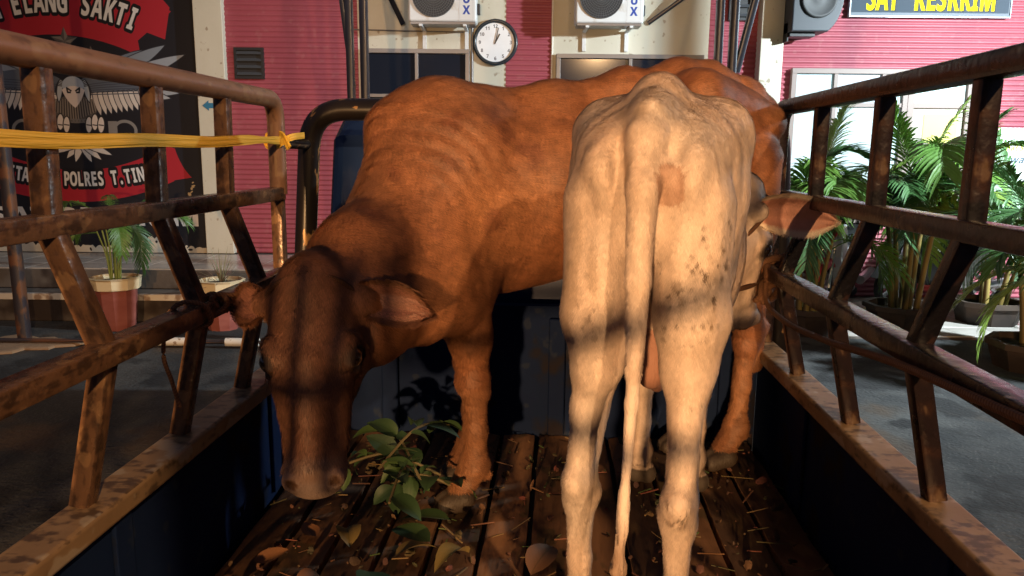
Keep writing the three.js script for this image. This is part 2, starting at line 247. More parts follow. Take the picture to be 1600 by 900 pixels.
{ // door with a light above and a glazed leaf
  const f = windowUnit(4.702, 5.48, 0.52, 2.78, [], [2.36], 0.015, (i, j) => j ? paneFaces[3] : S({ color: lin(0.42, 0.40, 0.33), roughness: 0.2 }), frameBrown, 0.075); f.name = 'door';
  part('notice', box(4.93, 5.34, 1.92, 2.26, 0.047, 0.052), S({ roughness: 0.6, map: canvasTex(64, 64, (c, w, h) => { c.fillStyle = '#e3d774'; c.fillRect(0, 0, w, h); c.fillStyle = '#dc9a78'; c.fillRect(0, 0, 26, h); c.fillStyle = '#8fb0c4'; c.fillRect(20, 46, 30, 18); }) }), f);
  part('handle', box(4.84, 4.87, 1.35, 1.55, 0.086, 0.11, 0.008), M.frameMetal, f);
}
// louvred vents
function vent(x0, x1, y0, y1) {
  const f = part('louvre_vent', [box(x0, x1, y1 - 0.03, y1, 0.0, 0.05), box(x0, x1, y0, y0 + 0.03, 0.0, 0.05), box(x0, x0 + 0.03, y0 + 0.03, y1 - 0.03, 0, 0.05), box(x1 - 0.03, x1, y0 + 0.03, y1 - 0.03, 0, 0.05), box(x0 + 0.03, x1 - 0.03, y0 + 0.03, y1 - 0.03, 0.016, 0.02)], M.blackPlastic, building);
  for (let k = 0; k < 4; k++) { const g = box(x0 + 0.031, x1 - 0.031, -0.004, 0.004, -0.025, 0.025); g.rotateX(0.7); g.translate(0, mix(y0 + 0.06, y1 - 0.06, k / 3), 0.045); part('slat', g, S({ color: lin(0.07, 0.075, 0.085), roughness: 0.5 }), f); }
}
vent(-3.33, -2.98, 2.60, 2.96);
vent(2.52, 2.80, 3.32, 3.75);
part('arrow_sticker', (() => { const s = new THREE.Shape(); [[-0.075, 0], [0.0, 0.06], [0.0, 0.03], [0.08, 0.03], [0.08, -0.03], [0, -0.03], [0, -0.06]].forEach(([x, y], i) => i ? s.lineTo(x, y) : s.moveTo(x, y)); const g = new THREE.ExtrudeGeometry(s, { depth: 0.004, bevelEnabled: false }); g.translate(-3.64, 2.28, 0.1005); return g; })(), S({ color: lin(0.03, 0.17, 0.30), roughness: 0.5 }), building);

// painted mural wall, print in metres: x -8.4..-3.77, y 0.5..4.3
{
  const X0 = -8.4, X1 = -3.775, Y0 = 0.492, Y1 = 4.3, K = 330;
  const map = canvasTex(Math.round((X1 - X0) * K), Math.round((Y1 - Y0) * K), (c, w, h) => {
    const T = () => c.setTransform(K * 0.00775, 0, 0, K * 0.0076, K * (-3.765 - X0 - 309 * 0.00775), K * (Y1 - 3.535)); // lay out with the paint's own sketch units
    c.fillStyle = '#14151f'; c.fillRect(0, 0, w, h); T();
    const RED = '#a8202f', DARK = '#5e1522';
    // upper banner: arc of a circle
    const cx = 86, cy = 322, R1 = 352, R0 = 262;
    c.fillStyle = RED; c.beginPath(); c.moveTo(186, -60); c.quadraticCurveTo(240, -20, 268, 16); c.lineTo(258, 64); c.lineTo(226, 52); c.lineTo(214, 18); c.fill();
    c.fillStyle = DARK; c.beginPath(); c.moveTo(190, -40); c.quadraticCurveTo(216, -10, 236, 26); c.lineTo(228, 52); c.lineTo(206, 30); c.fill();
    c.fillStyle = RED; c.beginPath(); c.arc(cx, cy, R1, -Math.PI * 0.80, -Math.PI * 0.325); c.lineTo(216, 66); c.arc(cx, cy + 20, 284, -Math.PI * 0.345, -Math.PI * 0.80, true); c.fill();
    c.textAlign = 'center'; c.textBaseline = 'middle'; c.lineJoin = 'round';
    const arcText = (s, x0, y0, R, a0, a1, size, up) => { for (const pass of [0, 1]) for (let i = 0; i < s.length; i++) { const a = mix(a0, a1, i / (s.length - 1)); c.save(); c.translate(x0 + Math.sin(a) * R, y0 - Math.cos(a) * R * up); c.rotate(a * up); c.scale(0.56, 1); c.font = `900 ${size}px sans-serif`; if (!pass) { c.lineWidth = 11; c.strokeStyle = '#0c0d14'; c.strokeText(s[i], 0, 0); } else { c.fillStyle = '#dcdcdc'; c.fillText(s[i], 0, 0); } c.restore(); } };
    arcText('TEAM ELANG SAKTI', cx, cy, 314, -0.46, 0.405, 46, 1);
    const star = (x, y, r) => { for (let k = 0; k < 10; k++) { const a0 = -Math.PI / 2 + k * Math.PI / 5, a1 = a0 + Math.PI / 5; const q = (a, i) => [x + Math.cos(a) * (i % 2 ? r * 0.42 : r), y + Math.sin(a) * (i % 2 ? r * 0.42 : r)]; c.fillStyle = k % 2 ? '#4f4a4b' : '#75706d'; c.beginPath(); c.moveTo(x, y); c.lineTo(...q(a0, k)); c.lineTo(...q(a1, k + 1)); c.fill(); } };
    star(103, 68, 22); star(66, 92, 18); star(142, 92, 18);
    // wings
    const feather = (x0, y0, x1, y1, wd, col) => { const dx = x1 - x0, dy = y1 - y0, l = Math.hypot(dx, dy), nx = -dy / l * wd, ny = dx / l * wd; c.fillStyle = col; c.strokeStyle = '#23252e'; c.lineWidth = 1.2; c.beginPath(); c.moveTo(x0 + nx, y0 + ny); c.quadraticCurveTo(mix(x0, x1, 0.6) + nx * 1.5, mix(y0, y1, 0.6) + ny * 1.5, x1, y1); c.quadraticCurveTo(mix(x0, x1, 0.6) - nx * 1.2, mix(y0, y1, 0.6) - ny * 1.2, x0 - nx, y0 - ny); c.closePath(); c.fill(); c.stroke(); };
    for (const s of [-1, 1]) { const m = x => 108 + (x - 108) * s;
      feather(m(150), 118, m(222), 80, 10, '#6b7484'); feather(m(170), 118, m(258), 72, 11, '#7f8894'); feather(m(185), 124, m(288), 86, 10, '#949ba6'); feather(m(190), 128, m(292), 113, 9, '#8f97a2');
      feather(m(200), 138, m(276), 146, 8, '#9aa1aa'); feather(m(200), 142, m(262), 154, 8, '#a4a9b0'); feather(m(196), 146, m(246), 160, 8, '#b4b4b6');
      c.fillStyle = '#59616f'; c.beginPath(); c.moveTo(m(120), 128); c.quadraticCurveTo(m(165), 100, m(226), 118); c.lineTo(m(232), 150); c.lineTo(m(130), 152); c.fill();
      for (let k = 0; k < 12; k++) feather(m(136 + k * 8), 146 - k * 0.5, m(142 + k * 8.4), 184 - k * 1.3, 5.4, k % 2 ? '#c5bcb6' : '#d5cdc6');
      c.strokeStyle = '#414856'; for (let k = 0; k < 6; k++) { c.lineWidth = 1.5; c.beginPath(); c.moveTo(m(132), 134 + k * 3); c.quadraticCurveTo(m(170), 128 + k * 4, m(224), 126 + k * 4); c.stroke(); } }
    // body, head, fists, chain, cuffs, tail
    c.fillStyle = '#59534f'; c.beginPath(); c.ellipse(110, 172, 34, 22, 0, 0, 7); c.fill();
    for (let k = 0; k < 34; k++) { c.strokeStyle = k % 2 ? '#8a817a' : '#3b3735'; c.lineWidth = 1.6; const x = 80 + k * 1.8; c.beginPath(); c.moveTo(x, 156); c.lineTo(x + (x - 110) * 0.1, 190 - Math.abs(x - 110) * 0.5); c.stroke(); }
    for (const s of [-1, 1]) for (let k = 0; k < 5; k++) feather(110 + s * (16 + k), 128 + k * 2, 110 + s * (28 - k), 146 + k * 4, 4, '#aeb6c0');
    c.fillStyle = '#a3b0c2'; c.beginPath(); c.ellipse(110, 136, 17, 15, 0, 0, 7); c.fill();
    c.fillStyle = '#d5ccca'; c.beginPath(); c.moveTo(92, 142); c.quadraticCurveTo(110, 130, 128, 142); c.quadraticCurveTo(122, 160, 111, 170); c.quadraticCurveTo(98, 160, 92, 142); c.fill();
    c.strokeStyle = '#1c2028'; c.lineWidth = 2.4; for (const s of [-1, 1]) { c.beginPath(); c.moveTo(110 + s * 3, 144); c.lineTo(110 + s * 10, 139); c.lineTo(110 + s * 9, 146); c.lineTo(110 + s * 4, 146); c.stroke(); }
    c.strokeStyle = '#6d6b6c'; c.lineWidth = 2; for (let k = 0; k < 6; k++) { c.beginPath(); c.ellipse(104 + k * 5, 190, 3.4, 2.4, 0, 0, 7); c.stroke(); }
    c.lineWidth = 5; c.strokeStyle = '#84817f'; for (const [x, y] of [[186, 205], [28, 205]]) { c.beginPath(); c.ellipse(x, y, 17, 15, 0, 0, 7); c.stroke(); } c.fillStyle = '#84817f'; c.fillRect(160, 190, 14, 22);
    for (const x0 of [76, 130]) for (let k = 0; k < 3; k++) { c.fillStyle = '#ded6d2'; c.strokeStyle = '#222'; c.lineWidth = 1.6; c.beginPath(); c.ellipse(x0 + k * 9.5, 196 - (k === 1 ? 4 : 0), 5.5, 13, 0.1, 0, 7); c.fill(); c.stroke(); c.beginPath(); c.moveTo(x0 + k * 9.5 - 4, 196); c.lineTo(x0 + k * 9.5 + 4, 197); c.stroke(); }
    for (const [dx, dy] of [[-26, 34], [-12, 40], [14, 40], [30, 36], [48, 28], [-46, 26]]) feather(116, 222, 116 + dx, 216 + dy, 6, '#cfccca');
    // lower banner
    c.fillStyle = RED; c.beginPath(); c.moveTo(252, 228); c.lineTo(262, 232); c.quadraticCurveTo(270, 262, 286, 278); c.lineTo(250, 284); c.fill();
    c.beginPath(); c.moveTo(-50, 222); c.quadraticCurveTo(108, 312, 252, 226); c.lineTo(258, 284); c.quadraticCurveTo(108, 352, -50, 288); c.fill();
    arcText('ITA   S POLRES T.TINGGI', 108, -280, 562, -0.19, 0.232, 31, -1);
    c.setTransform(1, 0, 0, 1, 0, 0); T();
    c.save(); c.translate(296, 363); c.font = '900 46px sans-serif'; c.textAlign = 'right'; c.textBaseline = 'alphabetic'; c.fillStyle = '#d6d3d0'; c.scale(1.16, 0.86); c.fillText('SAT RESKRIM', 0, -8); c.restore();
    // flaked paint along the foot of the wall
    let s = 5; const q = () => { s = (s * 16807) % 2147483647; return s / 2147483647; };
    c.fillStyle = '#c9c3b4'; c.beginPath(); c.moveTo(-400, 420); for (let x = -400; x <= 320; x += 4) c.lineTo(x, 394 - 6 * q() - (x > 196 && x < 244 ? 16 : 0) - (x > 225 && x < 240 ? 6 : 0) - (x > 0 && x < 60 ? 8 * q() : 0)); c.lineTo(320, 420); c.fill();
    for (let k = 0; k < 60; k++) { const x = -300 + 610 * q(), y = 396 - 22 * q() * q(); c.fillStyle = q() < 0.5 ? '#c9c3b4' : '#14151f'; c.beginPath(); c.ellipse(x, y, 1 + 4 * q(), 1 + 2.5 * q(), q() * 3, 0, 7); c.fill(); }
    for (let k = 0; k < 10; k++) { c.fillStyle = '#b7a27c'; c.beginPath(); c.ellipse(280 + 8 * q(), 286 + 26 * q(), 1 + 1.4 * q(), 1.5 + 2 * q(), q() * 3, 0, 7); c.fill(); }
  });
  const g = new THREE.PlaneGeometry(X1 - X0, Y1 - Y0); g.translate((X0 + X1) / 2, (Y0 + Y1) / 2, -0.014);
  const b = new THREE.BoxGeometry(X1 - X0, Y1 - Y0, 0.004);
  part('mural', g, S({ map, roughness: 0.55 }), building);
}

// roof canopy on twin posts in front of the office
const canopy = thing('canopy', 'steel canopy on dark twin posts standing before the office', 'canopy', [0, 0, -6.8]);
part('roof_sheet', (() => { const g = box(-9, 9, 0, 0.03, -2.7, 0.5); g.rotateX(-0.06); g.translate(0, 4.52, 0); return g; })(), S({ color: lin(0.35, 0.36, 0.38), roughness: 0.5, metalness: 0.2 }), canopy);
part('beam', box(-9, 9, 4.24, 4.42, -0.06, 0.06, 0.01), M.steel, canopy);
for (const [x, m] of [[-7.55, 1], [-4.43, 1], [-1.31, 0], [1.83, 0], [4.97, 0], [8.1, 0]]) {
  const mat = m ? M.rustSteel : M.steel;
  const lean = 0.015;
  if (m) part('post', sweep([V(x, 0, 0), V(x - 0.02, 2.2, 0), V(x - 0.04, 4.24, 0)], squareProfile(0.10, 0.10, 0.3), V(0, 0, 1)), mat, canopy);
  else { part('post', sweep([V(x - 0.075, 0, 0), V(x - 0.10, 4.24, 0)], squareProfile(0.06, 0.09, 0.2), V(0, 0, 1)), mat, canopy); part('post', sweep([V(x + 0.035, 0, 0), V(x + 0.03, 4.24, 0)], squareProfile(0.07, 0.09, 0.3), V(0, 0, 1)), mat, canopy); }
  part('base_plate', box(x - 0.16, x + 0.16, 0.001, 0.014, -0.14, 0.14), M.rustSteel, canopy);
}
part('brace', sweep([V(1.90, 2.45, 0.0), V(2.28, 4.24, 0)], squareProfile(0.06, 0.06, 0.2), V(0, 0, 1)), M.steel, canopy);
part('brace', sweep([V(-1.38, 2.3, 0.0), V(-1.60, 4.24, 0)], squareProfile(0.04, 0.05, 0.2), V(0, 0, 1)), M.steel, canopy);
part('brace', sweep([V(-1.32, 3.25, -2.69), V(-1.78, 4.24, -2.2)], squareProfile(0.06, 0.06, 0.2), V(0, 0, 1)), M.steel, canopy);
part('brace', sweep([V(1.58, 3.28, -2.69), V(2.12, 3.66, -2.5), V(2.6, 4.24, -2.2)], squareProfile(0.05, 0.05, 0.2), V(0, 0, 1)), M.steel, canopy);

// low pipe barrier with white sleeves near the kerb
{
  const t = thing('pipe_barrier', 'low dark pipe with white sleeves lying along the tarmac edge', 'barrier', [-2.9, 0, -6.72]);
  part('pipe', (() => { const g = cyl(0.018, 0.018, 4.6, 0, 0, 0, 10); g.rotateZ(Math.PI / 2); g.translate(1.9, 0.055, 0); return g; })(), M.rustSteel, t);
  for (const x of [-0.62, -0.15, 0.48, 1.05]) part('sleeve', (() => { const g = cyl(0.038, 0.038, 0.30, 0, 0, 0, 18); g.rotateZ(Math.PI / 2); g.translate(x + 0.15, 0.055, 0); return g; })(), M.whitePaint, t);
}
struct('sand_patch', (() => { const s = new THREE.Shape(); for (let i = 0; i <= 22; i++) { const a = i / 22 * Math.PI * 2, r = 0.24 * (1 + 0.3 * Math.sin(a * 3 + 1) + 0.2 * Math.sin(a * 7)); i ? s.lineTo(Math.cos(a) * r * 1.5, Math.sin(a) * r) : s.moveTo(Math.cos(a) * r * 1.5, Math.sin(a) * r); } const g = new THREE.ExtrudeGeometry(s, { depth: 0.012, bevelThickness: 0.012, bevelSize: 0.05, bevelSegments: 2 }); g.rotateX(-Math.PI / 2); g.translate(-4.42, 0.004, -6.75); return g; })(), S({ color: lin(0.30, 0.19, 0.11), roughness: 1, bumpMap: M.concrete.bumpMap, bumpScale: 0.01 }));

// ---------------------------------------------------------------- things on the facade
function airConditioner(x, label) {
  const t = thing('air_conditioner', label, 'air conditioner', [x, 3.215, -9.5], 0, 'outdoor units on the office wall');
  const w = 0.77, h = 0.56, z0 = 0.14, z1 = 0.42;
  part('case', box(-w / 2, w / 2, 0, h, z0, z1, 0.025), M.acWhite, t);
  part('base_tray', box(-w / 2 + 0.02, w / 2 - 0.02, -0.025, -0.001, z0 + 0.02, z1 - 0.02), M.frameMetal, t);
  const fx = -0.10, fy = 0.29, R = 0.245;
  const fan = part('fan_opening', (() => { const g = new THREE.CylinderGeometry(R, R, 0.012, 48); g.rotateX(Math.PI / 2); g.translate(fx, fy, z1 + 0.007); return g; })(), S({ color: lin(0.03, 0.035, 0.045), roughness: 0.6 }), t);
  const bars = []; for (let k = 0; k < 9; k++) { const g = new THREE.TorusGeometry(0.045 + k * 0.0245, 0.0028, 5, 48); g.translate(fx, fy, z1 + 0.018); bars.push(g); }
  for (let k = 0; k < 48; k++) { const a = k / 48 * Math.PI * 2, g = new THREE.BoxGeometry(0.2, 0.003, 0.004); g.translate(0.145, 0, 0); g.rotateZ(a); g.translate(fx, fy, z1 + 0.018); bars.push(g); }
  part('grille', merge(bars), S({ color: lin(0.10, 0.11, 0.12), roughness: 0.5 }), fan);
  part('hub', (() => { const g = new THREE.CylinderGeometry(0.045, 0.045, 0.01, 24); g.rotateX(Math.PI / 2); g.translate(fx, fy, z1 + 0.022); return g; })(), M.acWhite, fan);
  part('lettering', (() => { const g = new THREE.PlaneGeometry(0.17, 0.54); g.translate(w / 2 - 0.115, h / 2, z1 + 0.002); return g; })(), S({ roughness: 0.5, map: canvasTex(136, 432, (c, W, H) => { c.fillStyle = '#d6d7d8'; c.fillRect(0, 0, W, H); c.strokeStyle = '#b9bcc0'; c.lineWidth = 3; c.strokeRect(8, 8, W - 16, H - 16); c.fillStyle = '#173f9c'; c.font = '900 104px sans-serif'; c.textAlign = 'center'; c.textBaseline = 'middle'; ['A', 'U', 'X'].forEach((s, i) => c.fillText(s, W / 2, 146 + i * 96)); }) }), t);
  for (const s of [-1, 1]) part('bracket', [box(s * 0.25 - 0.02, s * 0.25 + 0.02, -0.05, -0.026, 0.003, z1, 0.003), box(s * 0.25 - 0.022, s * 0.25 + 0.022, -0.26, -0.051, 0.003, 0.035, 0.003)], M.acWhite, t);
  part('valve', box(w / 2 + 0.001, w / 2 + 0.035, 0.10, 0.22, 0.22, 0.30, 0.01), M.blackPlastic, t);
  return t;
}
airConditioner(-0.815, 'white wall unit left of the round clock, fan grille dark');
airConditioner(1.075, 'white wall unit right of the clock, beyond the red strip');
{
  const t = thing('wall_clock', 'round white wall clock with black rim on cream pillar', 'clock', [-0.225, 3.045, -9.5]);
  part('rim', (() => { const g = new THREE.TorusGeometry(0.245, 0.022, 14, 64); g.translate(0, 0, 0.04); return g; })(), S({ color: lin(0.015, 0.025, 0.035), roughness: 0.25 }), t);
  part('face', (() => { const g = new THREE.CylinderGeometry(0.24, 0.24, 0.03, 64); g.rotateX(Math.PI / 2); g.translate(0, 0, 0.018); const u = g.attributes.uv, p = g.attributes.position; for (let i = 0; i < p.count; i++) u.setXY(i, 0.5 + p.getX(i) / 0.48, 0.5 + p.getY(i) / 0.48); return g; })(), S({ roughness: 0.35, map: canvasTex(256, 256, (c, w) => { c.fillStyle = '#e8eaee'; c.fillRect(0, 0, w, w); c.fillStyle = '#30343c'; c.font = '700 28px sans-serif'; c.textAlign = 'center'; c.textBaseline = 'middle'; for (let k = 1; k <= 12; k++) { const a = k / 12 * Math.PI * 2; c.fillText(String(k), 128 + Math.sin(a) * 98, 128 - Math.cos(a) * 98); } for (let k = 0; k < 60; k++) { const a = k / 60 * Math.PI * 2; c.fillRect(127 + Math.sin(a) * 120, 127 - Math.cos(a) * 120, 2, 2); } }) }), t);
  const hand = (len, w, a, z) => { const g = new THREE.BoxGeometry(w, len, 0.004); g.translate(0, len / 2 - 0.02, 0); g.rotateZ(-a); g.translate(0, 0, z); return g; };
  const hm = S({ color: lin(0.01, 0.012, 0.014), roughness: 0.4 });
  part('hour_hand', hand(0.13, 0.014, 0.50, 0.038), hm, t); part('minute_hand', hand(0.19, 0.009, 0.22, 0.044), hm, t);
}
{
  const t = thing('name_sign', 'dark sign board with yellow letters on pink wall', 'sign', [4.865, 3.38, -9.5]);
  part('board', box(-0.935, 0.935, 0, 0.56, 0.02, 0.07, 0.006), S({ color: lin(0.10, 0.12, 0.15), roughness: 0.6 }), t);
  part('border', [box(-0.945, 0.945, -0.012, 0.0, 0.02, 0.082), box(-0.945, -0.9355, 0.0005, 0.56, 0.02, 0.082), box(0.9355, 0.945, 0.0005, 0.56, 0.02, 0.082)], S({ color: lin(0.32, 0.38, 0.42), roughness: 0.3, metalness: 0.3 }), t);
  part('lettering', (() => { const g = new THREE.PlaneGeometry(1.84, 0.50); g.translate(0, 0.29, 0.0725); return g; })(), S({ roughness: 0.95, map: canvasTex(736, 200, (c, w, h) => { c.fillStyle = '#3f4852'; c.fillRect(0, 0, w, h); c.lineJoin = 'round'; c.font = '900 150px sans-serif'; c.textAlign = 'left'; c.textBaseline = 'alphabetic'; const put = (s, x, wd) => { c.save(); const m = c.measureText(s).width; c.translate(x, h - 12); c.scale(wd / m, 1); c.fillStyle = '#22262c'; c.fillText(s, 6, 3); c.fillStyle = '#f0cf08'; c.fillText(s, 0, 0); c.restore(); }; put('SAT', 66, 152); put('RESKRIM', 286, 390); }) }), t);
}
{
  const t = thing('loudspeaker', 'black loudspeaker box hung beside the cream column', 'loudspeaker', [3.42, 3.16, -9.5]);
  part('cabinet', (() => { const s = new THREE.Shape(); s.moveTo(-0.27, 0); s.lineTo(0.12, 0); s.quadraticCurveTo(0.24, 0.10, 0.27, 0.30); s.lineTo(0.29, 0.62); s.lineTo(-0.27, 0.62); const g = new THREE.ExtrudeGeometry(s, { depth: 0.3, bevelThickness: 0.015, bevelSize: 0.015, bevelSegments: 3 }); g.translate(0, 0, 0.12); return g; })(), S({ color: lin(0.035, 0.04, 0.05), roughness: 0.5 }), t);
  part('cone', (() => { const p = [[0.002, 0.02], [0.05, 0.025], [0.09, 0.008], [0.17, 0.03], [0.185, 0.045], [0.2, 0.03], [0.205, 0.012]].map(([x, y]) => new THREE.Vector2(x, y)); const g = new THREE.LatheGeometry(p, 40); g.rotateX(Math.PI / 2); g.translate(0.0, 0.33, 0.43); return g; })(), S({ color: lin(0.06, 0.06, 0.062), roughness: 0.6 }), t);
  part('bracket', [box(-0.27, 0.02, -0.06, -0.017, 0.16, 0.34, 0.005), box(-0.285, -0.271, -0.11, 0.1, 0.16, 0.30)], M.blackPlastic, t);
}
{
  const t = thing('notice_banner', 'white printed banner at the right end of pink wall', 'banner', [6.55, 1.25, -9.44]);
  part('sheet', box(-0.72, 0.72, 0, 0.86, 0, 0.012), S({ roughness: 0.6, map: null, color: lin(0.72, 0.74, 0.74) }), t);
  part('print', (() => { const g = new THREE.PlaneGeometry(1.42, 0.84); g.translate(0, 0.43, 0.0145); return g; })(), S({ roughness: 0.6, map: canvasTex(710, 420, (c, w, h) => { c.fillStyle = '#e2e8ea'; c.fillRect(0, 0, w, h); c.fillStyle = '#5b6c74'; c.font = '700 30px sans-serif'; c.fillText('POLRES TEBING TINGGI', 24, 56); c.fillStyle = '#c7c21c'; c.font = 'italic 900 46px sans-serif'; c.fillText('rmat Sela', 12, 130); c.fillStyle = '#42505a'; c.font = 'italic 900 62px sans-serif'; c.fillText('Kawasan', 6, 206); }) }), t);
}

// ---------------------------------------------------------------- plants, pots, scooters
const leafTex = tex(256, (u, v, F) => mixc([0.80, 0.85, 0.72], [1, 1, 1], F(u, v, 8, 4, 4)), { seed: 141 });
const leafMat = (r, g, b) => new THREE.MeshPhysicalMaterial({ color: lin(r, g, b), map: leafTex, roughness: 0.42, side: THREE.DoubleSide, transmission: 0.15, thickness: 0 });
const G = [leafMat(0.10, 0.22, 0.04), leafMat(0.15, 0.29, 0.05), leafMat(0.06, 0.15, 0.05), leafMat(0.21, 0.31, 0.06)];
const stemMat = S({ roughness: 0.6, map: tex(128, (u, v, F) => { const ring = Math.pow(Math.abs(Math.sin(v * Math.PI * 6)), 12); return mixc(mixc([0.50, 0.42, 0.22], [0.62, 0.56, 0.30], F(u, v, 6, 4)), [0.30, 0.24, 0.16], ring * 0.8); }, { repeat: [1, 1] }) });
const rachisMat = S({ color: lin(0.20, 0.24, 0.06), roughness: 0.5 });
// one frond: arching midrib and two rows of folded leaflets, in one geometry
function frondGeo(len, rise, droop, nLeaf, leafLen) {
  const parts = []; const P = t => V(len * t * (1 - 0.18 * t * droop), rise * len * t - droop * len * t * t * 0.75, 0);
  const ribs = Array.from({ length: 13 }, (_, i) => P(i / 12)); parts.push(sweep(ribs, roundProfile(0.009, 6), V(0, 0, 1), t => 1 - 0.8 * t));
  const pos = [], uv = [], idx = [];
  for (let i = 0; i < nLeaf; i++) for (const s of [-1, 1]) {
    const t = 0.16 + 0.84 * (i + 0.25 * (s > 0)) / nLeaf, b = P(t), d = P(Math.min(1, t + 0.02)).sub(P(t - 0.02)).normalize();
    const L = leafLen * (0.35 + 0.65 * Math.sin(Math.PI * Math.pow(0.12 + 0.8 * t, 0.8))) * rr(0.88, 1.1), w = 0.012 * (0.6 + L / leafLen * 0.6);
    const fwd = 0.55 + 0.6 * t + rr(-0.08, 0.08), dirO = V(0, 0, s).multiplyScalar(Math.cos(fwd)).add(d.clone().multiplyScalar(Math.sin(fwd))).add(V(0, 0.30 + rr(-0.1, 0.12), 0)).normalize();
    const wd = d.clone().sub(dirO.clone().multiplyScalar(d.dot(dirO))).normalize(); const k0 = pos.length / 3; const sag = rr(0.5, 1.0) * L;
    for (let k = 0; k <= 4; k++) { const q = k / 4, c = b.clone().add(dirO.clone().multiplyScalar(L * q)); c.y -= sag * q * q * 0.55; const ww = w * (k === 4 ? 0.05 : Math.sin(Math.PI * (0.18 + 0.75 * q)));
      const e1 = c.clone().add(wd.clone().multiplyScalar(ww)), e2 = c.clone().sub(wd.clone().multiplyScalar(ww)); pos.push(e1.x, e1.y + ww * 0.3, e1.z, c.x, c.y, c.z, e2.x, e2.y + ww * 0.3, e2.z); uv.push(0, q, 0.5, q, 1, q); }
    for (let k = 0; k < 4; k++) { const a = k0 + k * 3; idx.push(a, a + 1, a + 3, a + 1, a + 4, a + 3, a + 1, a + 2, a + 4, a + 2, a + 5, a + 4); }
  }
  const g = new THREE.BufferGeometry(); g.setAttribute('position', new THREE.Float32BufferAttribute(pos, 3)); g.setAttribute('uv', new THREE.Float32BufferAttribute(uv, 2)); g.setIndex(idx); const n = g.toNonIndexed(); n.computeVertexNormals(); parts.push(n); return merge(parts);
}
const frondKinds = [frondGeo(1.05, 1.15, 1.05, 34, 0.36), frondGeo(1.15, 0.85, 1.15, 36, 0.38), frondGeo(0.95, 1.6, 0.75, 32, 0.34), frondGeo(1.0, 0.45, 1.15, 34, 0.34), frondGeo(0.85, 1.35, 1.4, 30, 0.33)];
function palm(label, x, y, z, { stems = 5, h = 0.9, fronds = 16, size = 1, spread = 0.12, tone = 0 }) {
  const t = thing('areca_palm', label, 'palm', [x, y, z], 0, 'potted palms before the pink wall');
  const tops = [];
  for (let i = 0; i < stems; i++) { const a = i / stems * 6.283 + rr(-0.3, 0.3), r = spread * rr(0.3, 1), hh = h * rr(0.75, 1.15); const b = V(Math.cos(a) * r, -0.02, Math.sin(a) * r), m = V(b.x * 1.6, hh * 0.55, b.z * 1.6), e = V(b.x * 2.3, hh, b.z * 2.3); part('stem', sweep(curve([b, m, e], 7), roundProfile(0.032, 9), V(0, 0, 1), q => 1 - 0.45 * q), stemMat, t); tops.push(e); }
  for (let i = 0; i < fronds; i++) { const o = part('frond', frondKinds[Math.floor(rnd() * 5)], G[(tone + [0, 0, 1, 2, 1, 3][Math.floor(rnd() * 6)]) % 4], t); const e = tops[i % stems]; o.position.copy(e).y -= rr(0, 0.18); o.rotation.set(rr(-0.25, 0.25), i * 2.4 + rr(-0.4, 0.4), rr(-0.25, 0.3)); o.scale.setScalar(size * rr(0.75, 1.1)); }
  return t;
}
function octPlanter(label, x, z, r, h) {
  const t = thing('planter', label, 'planter', [x, 0, z], 0.39, 'concrete planters');
  const p = [[r * 0.82, 0], [r * 0.98, h - 0.05], [r * 1.06, h - 0.05], [r * 1.06, h], [r * 0.92, h], [r * 0.88, h - 0.08]].map(([a, b]) => new THREE.Vector2(a, b));
  const g = new THREE.LatheGeometry(p, 8).toNonIndexed(); g.computeVertexNormals(); part('tub', uvBox(g), S({ color: lin(0.45, 0.34, 0.26), map: M.concrete.map, roughness: 0.8 }), t);
  part('soil', cyl(r * 0.89, r * 0.89, 0.02, 0, h - 0.09, 0, 16), M.soil, t); return t;
}
octPlanter('octagonal planter under the tallest palm clump', 4.02, -7.75, 0.36, 0.27);
octPlanter('octagonal planter under the nearest palm at right edge', 4.42, -6.3, 0.36, 0.24);
octPlanter('octagonal planter half hidden behind the front right post', 2.98, -7.6, 0.34, 0.27);
octPlanter('octagonal planter in front of the door', 5.05, -8.0, 0.34, 0.27);
palm('tallest palm clump with yellow stems in an octagonal tub', 4.02, 0.19, -7.75, { stems: 6, h: 1.15, fronds: 26, size: 1.12, spread: 0.16, tone: 0 });
palm('nearest palm with low hanging fronds at the right edge', 4.42, 0.16, -6.3, { stems: 4, h: 0.85, fronds: 24, size: 0.98, spread: 0.13, tone: 2 });
palm('palm beside the cream column, behind the ear', 2.98, 0.19, -7.6, { stems: 6, h: 1.0, fronds: 24, size: 1.05, spread: 0.15, tone: 0 });
palm('palm in front of the brown framed door', 5.05, 0.19, -8.0, { stems: 5, h: 1.0, fronds: 20, size: 1.1, spread: 0.15, tone: 1 });

function clayPot(label, x, z, s, turn) {
  const t = thing('flower_pot', label, 'flower pot', [x, 0, z], turn, 'clay pots before the mural');
  const lathe = (pts, seg) => new THREE.LatheGeometry(pts.map(([a, b]) => new THREE.Vector2(a * s, b * s)), seg);
  const g1 = lathe([[0.001, 0], [0.15, 0], [0.17, 0.12], [0.185, 0.30], [0.19, 0.40]], 10).toNonIndexed(); g1.computeVertexNormals(); part('body', g1, M.clay, t);
  const g2 = lathe([[0.19, 0.40], [0.225, 0.41], [0.235, 0.50], [0.245, 0.52], [0.22, 0.525], [0.20, 0.48]], 10).toNonIndexed(); g2.computeVertexNormals(); part('rim', g2, M.potRim, t);
  part('soil', cyl(0.195 * s, 0.195 * s, 0.02, 0, 0.46 * s, 0, 16), M.soil, t); return t;
}
clayPot('clay pot with cream rim holding the grassy palm', -3.90, -7.45, 1.0, 0.3);
clayPot('clay pot with cream rim holding the spiky red plant', -2.88, -7.5, 0.95, 0.1);
